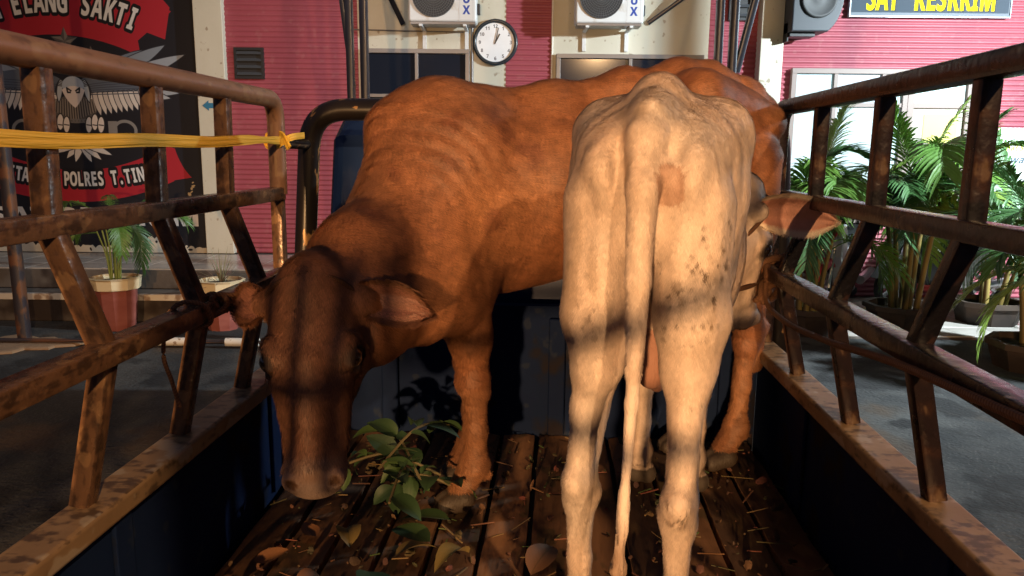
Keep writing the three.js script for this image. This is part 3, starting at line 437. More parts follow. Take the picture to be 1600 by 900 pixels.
{
  const t = thing('young_palm', 'slender young palm with bare green stalks in front of mural', 'plant', [-3.90, 0.46, -7.45]);
  for (let i = 0; i < 9; i++) { const a = i * 2.4, h = rr(0.45, 0.75), o = rr(0.08, 0.2); const e = V(Math.cos(a) * o, h, Math.sin(a) * o); part('stalk', sweep(curve([V(Math.cos(a) * 0.04, 0, Math.sin(a) * 0.04), V(e.x * 0.5, h * 0.55, e.z * 0.5), e], 6), roundProfile(0.011, 7), V(0, 0, 1), q => 1 - 0.5 * q), S({ color: lin(0.24, 0.34, 0.10), roughness: 0.5 }), t);
    const f = part('frond', frondKinds[i % 5], G[i % 3], t); f.position.copy(e).multiplyScalar(0.96); f.rotation.set(0, -a, -0.5 + rr(-0.2, 0.2)); f.scale.setScalar(0.52 * rr(0.8, 1.2)); }
}
{
  const t = thing('spiky_plant', 'thin leaved reddish plant in pot beside the cream column', 'plant', [-2.88, 0.44, -7.5]);
  const m = [S({ color: lin(0.22, 0.13, 0.10), roughness: 0.6, side: THREE.DoubleSide }), S({ color: lin(0.20, 0.20, 0.11), roughness: 0.6, side: THREE.DoubleSide })];
  for (let i = 0; i < 34; i++) { const a = i * 2.4 + rr(-0.2, 0.2), el = rr(0.2, 1.45), L = rr(0.3, 0.48); const d = V(Math.cos(a) * Math.cos(el), Math.sin(el), Math.sin(a) * Math.cos(el)); const p = [0, 0.35, 0.7, 1].map(q => d.clone().multiplyScalar(L * q).add(V(0, -0.12 * q * q * Math.cos(el), 0))); part('leaf', sweep(p, [[-0.008, 0], [0, 0.002], [0.008, 0], [0, -0.002]], V(0.01, 1, 0.02), q => 1 - 0.93 * q), m[i % 2], t); }
}

function scooter(label, x, z, turn, bodyColor, stripe) {
  const t = thing('motor_scooter', label, 'motorcycle', [x, 0.032, z], turn, 'motorcycles parked before the office');
  const paint = new THREE.MeshPhysicalMaterial({ color: bodyColor, roughness: 0.3, clearcoat: 0.8, clearcoatRoughness: 0.1 }), rub = S({ color: lin(0.02, 0.02, 0.02), roughness: 0.8 }), met = S({ color: lin(0.5, 0.5, 0.52), roughness: 0.3, metalness: 0.8 });
  const sh = (pts, d, bev = 0.02) => { const s = new THREE.Shape(); pts.forEach(([a, b], i) => i ? s.lineTo(a, b) : s.moveTo(a, b)); const g = new THREE.ExtrudeGeometry(s, { depth: d - bev * 2, bevelThickness: bev, bevelSize: bev, bevelSegments: 3 }); g.translate(0, 0, -d / 2 + bev); return g; };
  for (const wx of [-0.62, 0.62]) { const g = new THREE.TorusGeometry(0.235, 0.042, 10, 36); g.translate(wx, 0.277, 0); const w = part('wheel', g, rub, t); const sp = []; for (let k = 0; k < 5; k++) { const b = new THREE.BoxGeometry(0.40, 0.035, 0.03); b.rotateZ(k * Math.PI / 5); b.translate(wx, 0.277, 0); sp.push(b); } const ring = new THREE.TorusGeometry(0.195, 0.014, 8, 32); ring.translate(wx, 0.277, 0); sp.push(ring); part('rim', merge(sp), met, w); }
  part('tail_body', sh([[0.05, 0.52], [0.3, 0.42], [0.62, 0.56], [0.88, 0.74], [0.86, 0.80], [0.1, 0.72]], 0.26), paint, t);
  part('leg_shield', sh([[-0.50, 0.92], [-0.38, 0.95], [-0.20, 0.45], [0.08, 0.40], [0.08, 0.32], [-0.30, 0.32], [-0.46, 0.62]], 0.30), paint, t);
  part('front_fender', sh([[-0.90, 0.40], [-0.78, 0.54], [-0.55, 0.58], [-0.36, 0.48], [-0.56, 0.53], [-0.76, 0.48]], 0.14), stripe, t);
  part('fork', [sweep([V(-0.62, 0.28, -0.07), V(-0.44, 0.86, -0.06)], roundProfile(0.018, 8), V(0, 0, 1)), sweep([V(-0.62, 0.28, 0.07), V(-0.44, 0.86, 0.06)], roundProfile(0.018, 8), V(0, 0, 1))], met, t);
  part('seat', sh([[0.06, 0.73], [0.10, 0.80], [0.35, 0.82], [0.6, 0.88], [0.86, 0.86], [0.84, 0.80]], 0.27, 0.03), rub, t);
  part('handlebar', sweep(curve([V(-0.30, 1.02, -0.34), V(-0.38, 1.05, -0.16), V(-0.42, 1.0, 0), V(-0.38, 1.05, 0.16), V(-0.30, 1.02, 0.34)], 16), roundProfile(0.017, 8)), rub, t);
  part('headlight', sh([[-0.56, 0.86], [-0.54, 1.0], [-0.40, 1.06], [-0.36, 0.94]], 0.20), stripe, t);
  part('engine', [box(-0.05, 0.32, 0.22, 0.42, -0.11, 0.11, 0.04), cyl(0.055, 0.055, 0.5, 0.35, 0.26, 0.15, 14, [0, 0, -1.45])], met, t);
  for (const s of [-1, 1]) part('mirror', [sweep([V(-0.36, 1.05, s * 0.2), V(-0.38, 1.22, s * 0.27)], roundProfile(0.008, 6), V(0, 0, 1)), box(-0.385, -0.365, 1.19, 1.27, s * 0.29 - 0.06, s * 0.29 + 0.06, 0.008)], rub, t);
}
scooter('black motorcycle parked behind the palm stems', 4.95, -8.75, 0.25, lin(0.015, 0.015, 0.018), S({ color: lin(0.03, 0.03, 0.035), roughness: 0.3 }));
scooter('white and red motorcycle parked below the window', 3.85, -8.95, 0.9, lin(0.75, 0.75, 0.77), S({ color: lin(0.55, 0.05, 0.07), roughness: 0.3 }));

// ---------------------------------------------------------------- pickup truck: bed, bent side frames, hoop, cab
const YAW = -0.0574;
const truck = thing('pickup_truck', 'blue pickup truck with rusty tube frames round its open bed', 'truck', [0, 0, 0], YAW);
const TW = (x, y, z) => V(x, y, z).applyAxisAngle(V(0, 1, 0), YAW); // truck metres to scene metres
{
  const F = 0.75, ZF = -2.66, ZR = 0.35;
  const floor = part('bed_floor', box(-0.845, 0.735, F - 0.09, F - 0.045, ZF, ZR), M.blackPlastic, truck);
  const n = 12, x0 = -0.815, x1 = 0.700, w = (x1 - x0) / n;
  const tones = [0.8, 1, 1.2].map(k => { const m = M.wood.clone(); m.color.setScalar(k); return m; });
  for (let i = 0; i < n; i++) { // worn planks running along the bed
    const g = new THREE.BoxGeometry(w - 0.016, 0.04, ZR - ZF - 0.02, 4, 1, 60), p = g.attributes.position;
    for (let k = 0; k < p.count; k++) { const x = p.getX(k), z = p.getZ(k); let y = p.getY(k); if (y > 0) { const e = Math.abs(x) / (w / 2); y += 0.008 * noise(z * 6 + i * 9, x * 14, 3) - 0.012 * Math.pow(e, 4) * (0.6 + noise(z * 4, i, 1)); } p.setY(k, y); p.setX(k, x + 0.004 * noise(z * 3, i * 5, 2)); }
    g.computeVertexNormals(); g.translate(x0 + (i + 0.5) * w, F - 0.024, (ZF + ZR) / 2); const gu = uvBox(g); const uv = gu.attributes.uv; for (let k = 0; k < uv.count; k++) uv.setXY(k, uv.getY(k) * 0.5 + i * 0.31, uv.getX(k));
    part('plank', gu, tones[(i * 7) % 3], floor);
  }
  // side walls with pressed panels
  for (const [s, xi] of [[-1, -0.83], [1, 0.715]]) {
    const g = [box(Math.min(xi, xi + s * 0.035), Math.max(xi, xi + s * 0.035), F - 0.10, 1.07, ZF, ZR)];
    for (let z = ZF + 0.5; z < ZR - 0.2; z += 0.8) g.push(box(Math.min(xi - s * 0.001, xi - s * 0.012), Math.max(xi - s * 0.001, xi - s * 0.012), F, 1.06, z, z + 0.06, 0.004));
    part('side_wall', g, M.blue, truck);
    part('rim', box(xi + (s > 0 ? -0.035 : -0.05), xi + (s > 0 ? 0.05 : 0.035), 1.071, 1.115, ZF, ZR, 0.01), M.rim, truck);
  }
  part('headboard', box(-0.83, 0.715, F - 0.1, 1.22, ZF - 0.05, ZF - 0.002), M.blue, truck);
  for (let k = 0; k < 5; k++) part('rib', box(-0.62 + k * 0.3, -0.56 + k * 0.3, F, 1.18, ZF, ZF + 0.025, 0.008), M.blue, truck);
  // bent posts: rim > lower rail (leans in) > middle rail (leans out) > top rail
  const sq = squareProfile(0.037, 0.037, 0.14);
  const sides = [
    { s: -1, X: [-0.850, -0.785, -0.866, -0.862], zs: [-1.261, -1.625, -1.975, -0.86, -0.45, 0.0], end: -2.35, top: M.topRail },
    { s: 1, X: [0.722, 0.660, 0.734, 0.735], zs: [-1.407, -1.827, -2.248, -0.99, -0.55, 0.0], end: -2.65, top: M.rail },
  ];
  for (const { s, X, zs, end, top } of sides) {
    for (const z of zs) part('post', sweep([V(X[0], 1.116, z), V(X[1], 1.40, z), V(X[2], 1.622, z), V(X[3], 1.882, z)], sq, V(0, 0, 1)), s < 0 ? M.railWornLit : M.rail, truck);
    part('post', sweep([V(X[2], 1.116, end), V(X[2], 1.64, end)], sq, V(0, 0, 1)), s < 0 ? M.railWornLit : M.rail, truck);
    part('top_rail', sweep([V(X[3], 1.905, 0.3), ...fillet([V(X[3], 1.905, 0.2), V(X[3], 1.905, end), V(X[3], 1.62, end)], 0.07, 7).slice(1)], s < 0 ? roundProfile(0.0265, 18) : squareProfile(0.046, 0.050, 0.22), V(1, 0, 0.001)), top, truck);
    part('middle_rail', sweep([V(X[2] - s * 0.004, 1.622, 0.3), V(X[2] - s * 0.004, 1.622, end)], squareProfile(0.044, 0.040, 0.12)), s < 0 ? M.railWornLit : M.rail, truck);
    part('lower_rail', sweep([V(X[1] - s * 0.003, 1.40, 0.3), V(X[1] - s * 0.003, 1.40, end + 0.2)], squareProfile(0.050, 0.040, 0.12)), s < 0 ? M.railWornLit : M.rail, truck);
  }
  // front hoop and its links
  part('front_hoop', sweep(fillet([V(-0.93, 1.0, -2.70), V(-0.865, 1.895, -2.70), V(0.74, 1.90, -2.70), V(0.80, 1.0, -2.70)], 0.13, 9), roundProfile(0.038, 16), V(0, 0, 1)), M.blackPipe, truck);
  part('link_bar', sweep([V(-0.862, 1.775, -2.35), V(-0.875, 1.775, -2.69)], roundProfile(0.018, 10)), M.blackPipe, truck);
  part('link_bar', sweep([V(0.735, 1.775, -2.64), V(0.755, 1.775, -2.69)], roundProfile(0.018, 10)), M.rail, truck);
  // unseen frame added behind the camera; bars and panels shaped to cast shade
  const shadeFrame = part('added_shade_frame', sweep([V(-0.80, 1.305, 0.30), V(0.07, 1.305, 0.30)], squareProfile(0.035, 0.04, 0.15)), M.rail, truck);
  part('shade_panel', box(0.09, 0.70, 0.80, 1.95, 0.285, 0.315, 0.004), M.blue, shadeFrame);
  part('shade_panel', box(0.20, 0.66, 1.955, 2.72, 0.288, 0.312, 0.004), M.blue, shadeFrame);
  part('shade_bar', sweep([V(-0.28, 1.40, 0.30), V(0.075, 1.55, 0.30)], squareProfile(0.03, 0.04, 0.15)), M.rail, shadeFrame);
  for (const x of [-0.69, -0.635, -0.58, -0.53]) part('shade_bar', sweep([V(x, 1.14, 0.30), V(x, 1.50, 0.30)], squareProfile(0.036, 0.03, 0.15), V(0, 0, 1)), M.rail, shadeFrame);
  // cab
  const zc = -2.86;
  const cabShape = new THREE.Shape(); [[0, 0.75], [0, 1.40], [0.10, 1.78], [0.22, 1.85], [1.05, 1.86], [1.25, 1.80], [1.75, 1.28], [2.35, 1.18], [2.45, 0.62], [0, 0.55]].forEach(([a, b], i) => i ? cabShape.lineTo(a, b) : cabShape.moveTo(a, b));
  const cg = new THREE.ExtrudeGeometry(cabShape, { depth: 1.50, bevelThickness: 0.05, bevelSize: 0.05, bevelSegments: 4 }); cg.rotateY(Math.PI / 2); cg.translate(-0.81, 0, zc);
  const cab = part('cab', uvBox(cg), S({ color: lin(0.012, 0.03, 0.10), roughness: 0.25, metalness: 0.1 }), truck);
  part('rear_window', (() => { const g = box(-0.66, 0.56, 0, 0.40, -0.008, 0.006, 0.004); g.rotateX(-0.24); g.translate(0, 1.385, zc + 0.058); return g; })(), M.darkGlass, cab);
  part('window_frame', (() => { const q = [box(-0.69, 0.59, -0.03, -0.001, -0.01, 0.014), box(-0.69, 0.59, 0.401, 0.43, -0.01, 0.014), box(-0.69, -0.661, 0, 0.4, -0.01, 0.014), box(0.561, 0.59, 0, 0.4, -0.01, 0.014)].map(g => { g.rotateX(-0.24); g.translate(0, 1.385, zc + 0.058); return g; }); return merge(q); })(), M.frameMetal, cab);
  // chassis and wheels
  part('chassis', [box(-0.5, -0.38, 0.42, 0.56, -5.0, 0.3), box(0.28, 0.40, 0.42, 0.56, -5.0, 0.3)], M.blackPlastic, truck);
  for (const [x, z] of [[-0.72, -1.3], [0.60, -1.3], [-0.72, -4.35], [0.60, -4.35]]) { const g = new THREE.TorusGeometry(0.23, 0.085, 14, 36); g.rotateY(Math.PI / 2); g.translate(x, 0.315, z); const w = part('wheel', g, S({ color: lin(0.02, 0.02, 0.02), roughness: 0.85 }), truck); const h = new THREE.CylinderGeometry(0.17, 0.17, 0.12, 24); h.rotateZ(Math.PI / 2); h.translate(x, 0.315, z); part('hub', h, M.frameMetal, w); }
}
// yellow strap tied along the left frame
{
  const t = thing('yellow_strap', 'flat yellow strap stretched along the left side frame', 'strap', [0, 0, 0], YAW);
  const p = []; for (let i = 0; i <= 40; i++) { const q = i / 40; p.push(V(-0.830 + 0.004 * Math.sin(q * 9) - 0.008 * q, 1.772 + 0.012 * q - 0.012 * Math.sin(q * Math.PI) + 0.002 * Math.sin(q * 23), mix(-0.35, -2.31, q))); }
  const m = S({ roughness: 0.55, side: THREE.DoubleSide, transparent: false, map: tex(256, (u, v, F) => mixc([1.0, 0.84, 0.34], [0.97, 0.74, 0.22], F(u, v, 4, 4, 6)), { repeat: [1, 8] }), bumpMap: tex(128, (u, v, F) => F(u, v, 4, 3, 8), { color: false, repeat: [2, 10] }), bumpScale: 0.003 });
  part('strap', sweep(p, squareProfile(0.003, 0.027, 0.2), V(0, 1, 0), (q, i) => 1 - 0.3 * smooth(0.86, 0.93, q) * (q < 0.97 ? 1 : 0.4)), m, t);
  part('knot', (() => { const k = sweep(curve([V(-0.81, 1.76, -2.31), V(-0.84, 1.80, -2.33), V(-0.895, 1.795, -2.36), V(-0.90, 1.77, -2.37), V(-0.86, 1.765, -2.33), V(-0.815, 1.79, -2.33), V(-0.80, 1.80, -2.42)], 30), squareProfile(0.006, 0.02, 0.2), V(0, 1, 0)); return k; })(), m, t);
}
function ropeThing(name, label, pts, r = 0.008, n = 60) { const t = thing(name, label, 'rope', [0, 0, 0], YAW); part('cord', sweep(curve(pts.map(p => V(...p)), n), roundProfile(r, 8), V(0.1, 1, 0.13)), M.rope, t); return t; }
function knot(t, x, y, z, s = 1, seed = 1) { const p = []; for (let i = 0; i <= 70; i++) { const a = i / 70 * Math.PI * 2; p.push(V(x + s * 0.030 * (Math.sin(a * 2) + 0.6 * Math.sin(a * 3 + seed)), y + s * 0.034 * Math.cos(a * 3) * 0.9, z + s * 0.030 * (Math.cos(a * 2) + 0.5 * Math.sin(a * 5)))); } part('knot', sweep(p, roundProfile(0.010 * s, 8), V(0.1, 1, 0.13)), M.rope, t); }
{
  const r = ropeThing('tether_rope', 'brown rope knotted to the right lower rail, trailing along it', [[0.60, 1.47, -2.42], [0.635, 1.43, -2.36], [0.625, 1.33, -2.28], [0.62, 1.31, -2.1], [0.62, 1.335, -1.75], [0.62, 1.38, -1.40], [0.625, 1.405, -1.05], [0.63, 1.43, -0.7]], 0.008);
  knot(r, 0.655, 1.415, -2.36, 1.15, 1); knot(r, 0.645, 1.345, -2.33, 0.9, 2);
  const l = ropeThing('tether_rope', 'brown rope wound round the left lower rail beside the drooping ear', [[-0.64, 1.44, -1.70], [-0.72, 1.43, -1.67], [-0.775, 1.432, -1.64], [-0.82, 1.405, -1.62], [-0.80, 1.37, -1.60], [-0.752, 1.38, -1.60], [-0.752, 1.42, -1.58], [-0.79, 1.432, -1.55], [-0.82, 1.40, -1.53]], 0.0055);
  knot(l, -0.765, 1.41, -1.66, 0.62, 3);
  ropeThing('hanging_cord', 'thin cord end hanging below the left lower rail', [[-0.79, 1.374, -1.47], [-0.795, 1.33, -1.475], [-0.79, 1.28, -1.49], [-0.782, 1.22, -1.50]], 0.0045, 14);
}
// leaves, straw and scraps on the bed floor
{
  const leafG = (L, w, bend, fold) => { const pos = [], uv = [], idx = [], R = 8, C = 4; for (let i = 0; i <= R; i++) for (let j = 0; j <= C; j++) { const q = i / R, s = j / C * 2 - 1, ww = w * Math.pow(Math.sin(Math.PI * Math.pow(q, 0.8)), 0.8) * (q > 0.99 ? 0 : 1); pos.push(q * L, bend * L * (q - q * q) * 2 - bend * q * L * 0.4 + fold * Math.abs(s) * ww, s * ww); uv.push(q, j / C); } for (let i = 0; i < R; i++) for (let j = 0; j < C; j++) { const a = i * (C + 1) + j; idx.push(a, a + 1, a + C + 1, a + 1, a + C + 2, a + C + 1); } const g = new THREE.BufferGeometry(); g.setAttribute('position', new THREE.Float32BufferAttribute(pos, 3)); g.setAttribute('uv', new THREE.Float32BufferAttribute(uv, 2)); g.setIndex(idx); g.computeVertexNormals(); return g; };
  const kinds = [leafG(0.13, 0.036, 0.25, 0.35), leafG(0.11, 0.032, 0.4, 0.5), leafG(0.15, 0.04, 0.15, 0.25), leafG(0.10, 0.028, -0.2, 0.4)];
  const veins = tex(128, (u, v, F) => { const m = Math.abs(v - 0.5), a = Math.abs(((u * 9 - m * 6) % 1 + 1) % 1 - 0.5); return mixc([0.80, 0.85, 0.75], [1, 1, 1], Math.min(1, smooth(0, 0.05, m) * (0.6 + 0.4 * smooth(0.02, 0.10, a)) + 0.2 * F(u, v, 6, 3))); });
  const lm = (r, g, b) => new THREE.MeshPhysicalMaterial({ color: lin(r, g, b), map: veins, roughness: 0.6, side: THREE.DoubleSide, transmission: 0.15, thickness: 0 });
  const green = [lm(0.035, 0.08, 0.028), lm(0.05, 0.10, 0.03), lm(0.028, 0.065, 0.03)], dry = [lm(0.24, 0.11, 0.05), lm(0.30, 0.18, 0.05), lm(0.16, 0.08, 0.04)];
  const br = thing('leafy_branch', 'heap of cut green leafy twigs on the bed floor beside the bent head', 'branch', [-0.30, 0.757, -2.08]);
  for (let k = 0; k < 5; k++) {
    const a = k * 1.25 + 0.4, d = V(Math.cos(a), 0, Math.sin(a)); const pts = [V(-d.x * 0.10, 0.012 + 0.03 * k, -d.z * 0.10), V(d.x * 0.05, 0.09 + 0.03 * k, d.z * 0.05), V(d.x * 0.20, 0.06 + 0.03 * k, d.z * 0.20)]; const c = curve(pts, 10);
    part('twig', sweep(c, roundProfile(0.004, 6), V(0.1, 1, 0.2)), S({ color: lin(0.12, 0.10, 0.05), roughness: 0.8 }), br);
    for (let i = 1; i < 10; i += 1) { const o = part('leaf', kinds[(i + k) % 4], green[Math.floor(rnd() * 3)], br); o.position.copy(c[i]); o.rotation.set(rr(-0.9, 0.9), -a + (i % 2 ? 1 : -1) * rr(0.5, 1.3), rr(-0.9, 0.5)); o.scale.setScalar(rr(0.45, 0.8)); }
  }
  const dead = [[-0.28, -1.73, 0, 0.5], [-0.40, -1.78, 0, 1.9], [-0.20, -1.80, 3, 2.6], [-0.62, -1.72, 1, 0.2], [-0.60, -1.62, 2, 3.6], [-0.10, -1.75, 0, 4.0], [-0.33, -1.66, 3, 5.0], [-0.50, -1.84, 1, 2.2], [0.05, -1.66, 2, 1.1], [-0.43, -1.63, 1, 4.1], [-0.16, -1.92, 3, 3.0]];
  const words = ['yellowed leaf', 'brown curled leaf', 'green leaf', 'dark dry leaf'];
  const where = ['below the muzzle', 'left of the muzzle tip', 'between muzzle and brown hoof', 'close to the left bed wall', 'near the lower left corner', 'left of the brown hoof', 'at the bottom edge under the muzzle', 'beside the left wall behind the muzzle', 'at the bottom between the animals', 'on the planks bottom left', 'against the leafy heap'];
  dead.forEach(([x, z, k, a], i) => { const mt = k === 0 ? lm(0.22, 0.16, 0.05) : k === 1 ? dry[0] : k === 2 ? dry[2] : green[1]; const t = thing('fallen_leaf', `${words[k === 1 ? 1 : k === 2 ? 3 : k === 3 ? 2 : 0]} lying on the planks ${where[i]}`, 'leaf', [x, 0.772 + rr(0, 0.01), z], a, 'leaves scattered on the bed'); const o = part('blade', kinds[i % 4], mt, t); o.rotation.set(rr(-0.3, 0.3), 0, rr(-0.1, 0.25)); o.scale.setScalar(rr(0.75, 1.1)); });
  // straw and scraps: beyond counting
  const N = 200, g = new THREE.BoxGeometry(1, 0.0022, 0.0026), im = new THREE.InstancedMesh(g, S({ roughness: 0.9, color: 0xffffff }), N), o = new THREE.Object3D(), c = new THREE.Color();
  for (let i = 0; i < N; i++) { const x = rr(-0.8, 0.69), z = -rr(1.2, 2.6); const p = TW(x, 0, z); o.position.set(p.x, 0.757 + rr(0, 0.014), p.z); o.rotation.set(rr(-0.2, 0.2), rnd() * 6.28, rr(-0.18, 0.18)); const l = rr(0.015, 0.07) * (rnd() < 0.15 ? 1.6 : 1); o.scale.set(l, rr(0.6, 1.6), rr(0.5, 1.8)); o.updateMatrix(); im.setMatrixAt(i, o.matrix); const k = rnd(); im.setColorAt(i, k < 0.6 ? c.setRGB(0.16 * rr(0.5, 1.3), 0.10 * rr(0.6, 1.2), 0.045) : k < 0.85 ? c.setRGB(0.22, 0.15, 0.07) : c.setRGB(0.06, 0.10, 0.03)); }
  im.name = 'straw'; im.castShadow = im.receiveShadow = true; tag(im, 'loose straw and scraps strewn over the bed planks', 'straw', null, 'stuff'); scene.add(im);
  const N2 = 500, g2 = new THREE.IcosahedronGeometry(1, 1); { const p = g2.attributes.position; for (let i = 0; i < p.count; i++) { const k = 1 + 0.4 * noise(p.getX(i) * 2, p.getY(i) * 2, p.getZ(i) * 2); p.setXYZ(i, p.getX(i) * k, p.getY(i) * k, p.getZ(i) * k); } g2.computeVertexNormals(); }
  const im2 = new THREE.InstancedMesh(g2, S({ roughness: 0.85, color: 0xffffff }), N2);
  for (let i = 0; i < N2; i++) { const x = rr(-0.8, 0.69), z = -rr(1.2, 2.6); const p = TW(x, 0, z), s = 0.003 + 0.012 * Math.pow(rnd(), 4); o.position.set(p.x, 0.753 + s * 0.3, p.z); o.rotation.set(rnd() * 6, rnd() * 6, rnd() * 6); o.scale.set(s * rr(0.8, 1.8), s * 0.4, s); o.updateMatrix(); im2.setMatrixAt(i, o.matrix); im2.setColorAt(i, c.setRGB(0.09 * rr(0.5, 1.4), 0.05 * rr(0.6, 1.3), 0.028)); }
  im2.name = 'mud_crumbs'; im2.castShadow = im2.receiveShadow = true; tag(im2, 'crumbs of mud and dung on the bed planks', 'mud', null, 'stuff'); scene.add(im2);
}

// ---------------------------------------------------------------- animals: tapered bones joined by a smooth minimum, meshed as one skin
class Field {
  constructor() { this.p = []; }
  cone(a, b, r1, r2, k = 0.03, o = {}) { const ba = [b[0] - a[0], b[1] - a[1], b[2] - a[2]], l2 = ba[0] ** 2 + ba[1] ** 2 + ba[2] ** 2; const c = [(a[0] + b[0]) / 2, (a[1] + b[1]) / 2, (a[2] + b[2]) / 2]; this.p.push({ t: 0, a, ba, l2, r1, r2, k, c, R: Math.sqrt(l2) / 2 + Math.max(r1, r2), ...o }); return this; }
  ball(a, r, k = 0.03, o = {}) { return this.cone(a, [a[0] + 1e-4, a[1], a[2]], r, r, k, o); }
  ell(c, r, k = 0.05, rot = null, o = {}) { const q = rot ? (rot.isMatrix3 ? rot : new THREE.Matrix3().setFromMatrix4(new THREE.Matrix4().makeRotationFromEuler(new THREE.Euler(...rot)))) : null; this.p.push({ t: 1, c, r, k, m: q ? q.elements : null, R: Math.max(...r), ...o }); return this; }
  chain(pts, rs, k, o) { for (let i = 0; i < pts.length - 1; i++) this.cone(pts[i], pts[i + 1], rs[i], rs[i + 1], k, o); return this; }
  d1(q, x, y, z) {
    if (q.t === 0) { const px = x - q.a[0], py = y - q.a[1], pz = z - q.a[2]; const h = q.l2 > 1e-7 ? clamp((px * q.ba[0] + py * q.ba[1] + pz * q.ba[2]) / q.l2) : 0; const dx = px - q.ba[0] * h, dy = py - q.ba[1] * h, dz = pz - q.ba[2] * h; return Math.sqrt(dx * dx + dy * dy + dz * dz) - (q.r1 + (q.r2 - q.r1) * h); }
    let px = x - q.c[0], py = y - q.c[1], pz = z - q.c[2];
    if (q.m) { const e = q.m; const a = e[0] * px + e[1] * py + e[2] * pz, b = e[3] * px + e[4] * py + e[5] * pz, c = e[6] * px + e[7] * py + e[8] * pz; px = a; py = b; pz = c; }
    const [a, b, c] = q.r; const k0 = Math.sqrt((px / a) ** 2 + (py / b) ** 2 + (pz / c) ** 2), k1 = Math.sqrt((px / (a * a)) ** 2 + (py / (b * b)) ** 2 + (pz / (c * c)) ** 2); return k1 < 1e-9 ? -Math.min(a, b, c) : k0 * (k0 - 1) / k1;
  }
  at(x, y, z) {
    let d = 9;
    for (const q of this.p) {
      const dx = x - q.c[0], dy = y - q.c[1], dz = z - q.c[2], far = Math.sqrt(dx * dx + dy * dy + dz * dz) - q.R;
      if (q.cut) { if (far > q.k + 0.02) continue; const e = -this.d1(q, x, y, z), h = clamp(0.5 - 0.5 * (d - e) / q.k); d = mix(d, e, h) + q.k * h * (1 - h); continue; }
      if (far > d + q.k) continue;
      const e = this.d1(q, x, y, z), h = clamp(0.5 + 0.5 * (d - e) / q.k); d = mix(d, e, h) - q.k * h * (1 - h);
    }
    return this.bump ? d + this.bump(x, y, z, d) : d;
  }
  mesh(h) {
    const lo = [9, 9, 9], hi = [-9, -9, -9]; for (const q of this.p) if (!q.cut) for (let i = 0; i < 3; i++) { lo[i] = Math.min(lo[i], q.c[i] - q.R); hi[i] = Math.max(hi[i], q.c[i] + q.R); }
    const B = 8, n = lo.map((v, i) => Math.ceil((hi[i] - v + 6 * h) / h / B) * B + 1); const o = lo.map(v => v - 3 * h); const [nx, ny, nz] = n, f = new Float32Array(nx * ny * nz).fill(1); const id = (i, j, k) => (k * ny + j) * nx + i;
    for (let bk = 0; bk < nz; bk += B) for (let bj = 0; bj < ny; bj += B) for (let bi = 0; bi < nx; bi += B) {
      const c = this.at(o[0] + (bi + B / 2) * h, o[1] + (bj + B / 2) * h, o[2] + (bk + B / 2) * h), lim = B * h * 0.87 * 1.9 + 0.01; const flat = Math.abs(c) > lim;
      for (let k = bk; k < Math.min(nz, bk + B); k++) for (let j = bj; j < Math.min(ny, bj + B); j++) for (let i = bi; i < Math.min(nx, bi + B); i++) f[id(i, j, k)] = flat ? c : this.at(o[0] + i * h, o[1] + j * h, o[2] + k * h);
    }
    const vid = new Int32Array(nx * ny * nz).fill(-1), pos = [], idx = [];
    const ed = [[0, 1], [2, 3], [4, 5], [6, 7], [0, 2], [1, 3], [4, 6], [5, 7], [0, 4], [1, 5], [2, 6], [3, 7]];
    for (let k = 0; k < nz - 1; k++) for (let j = 0; j < ny - 1; j++) for (let i = 0; i < nx - 1; i++) {
      const v = []; let neg = 0; for (let q = 0; q < 8; q++) { const s = f[id(i + (q & 1), j + ((q >> 1) & 1), k + (q >> 2))]; v.push(s); if (s < 0) neg++; } if (!neg || neg === 8) continue;
      let x = 0, y = 0, z = 0, c = 0; for (const [a, b] of ed) if ((v[a] < 0) !== (v[b] < 0)) { const t = v[a] / (v[a] - v[b]); x += mix(a & 1, b & 1, t); y += mix((a >> 1) & 1, (b >> 1) & 1, t); z += mix(a >> 2, b >> 2, t); c++; }
      vid[id(i, j, k)] = pos.length / 3; pos.push(o[0] + (i + x / c) * h, o[1] + (j + y / c) * h, o[2] + (k + z / c) * h);
    }
    const quad = (a, b, c, d, fl) => { if (a < 0 || b < 0 || c < 0 || d < 0) return; fl ? idx.push(a, b, c, a, c, d) : idx.push(a, c, b, a, d, c); };
    for (let k = 1; k < nz - 1; k++) for (let j = 1; j < ny - 1; j++) for (let i = 1; i < nx - 1; i++) {
      const a = f[id(i, j, k)] < 0;
      if (a !== f[id(i + 1, j, k)] < 0) quad(vid[id(i, j - 1, k - 1)], vid[id(i, j, k - 1)], vid[id(i, j, k)], vid[id(i, j - 1, k)], a);
      if (a !== f[id(i, j + 1, k)] < 0) quad(vid[id(i - 1, j, k - 1)], vid[id(i - 1, j, k)], vid[id(i, j, k)], vid[id(i, j, k - 1)], a);
      if (a !== f[id(i, j, k + 1)] < 0) quad(vid[id(i - 1, j - 1, k)], vid[id(i, j - 1, k)], vid[id(i, j, k)], vid[id(i - 1, j, k)], a);
    }
    const nor = new Float32Array(pos.length), e = h * 0.7; for (let i = 0; i < pos.length; i += 3) { const x = pos[i], y = pos[i + 1], z = pos[i + 2]; const a = this.at(x + e, y, z) - this.at(x - e, y, z), b = this.at(x, y + e, z) - this.at(x, y - e, z), c = this.at(x, y, z + e) - this.at(x, y, z - e), l = Math.hypot(a, b, c) || 1; nor.set([a / l, b / l, c / l], i); }
    const g = new THREE.BufferGeometry(); g.setAttribute('position', new THREE.Float32BufferAttribute(pos, 3)); g.setAttribute('normal', new THREE.BufferAttribute(nor, 3)); g.setIndex(idx); return g;
  }
}
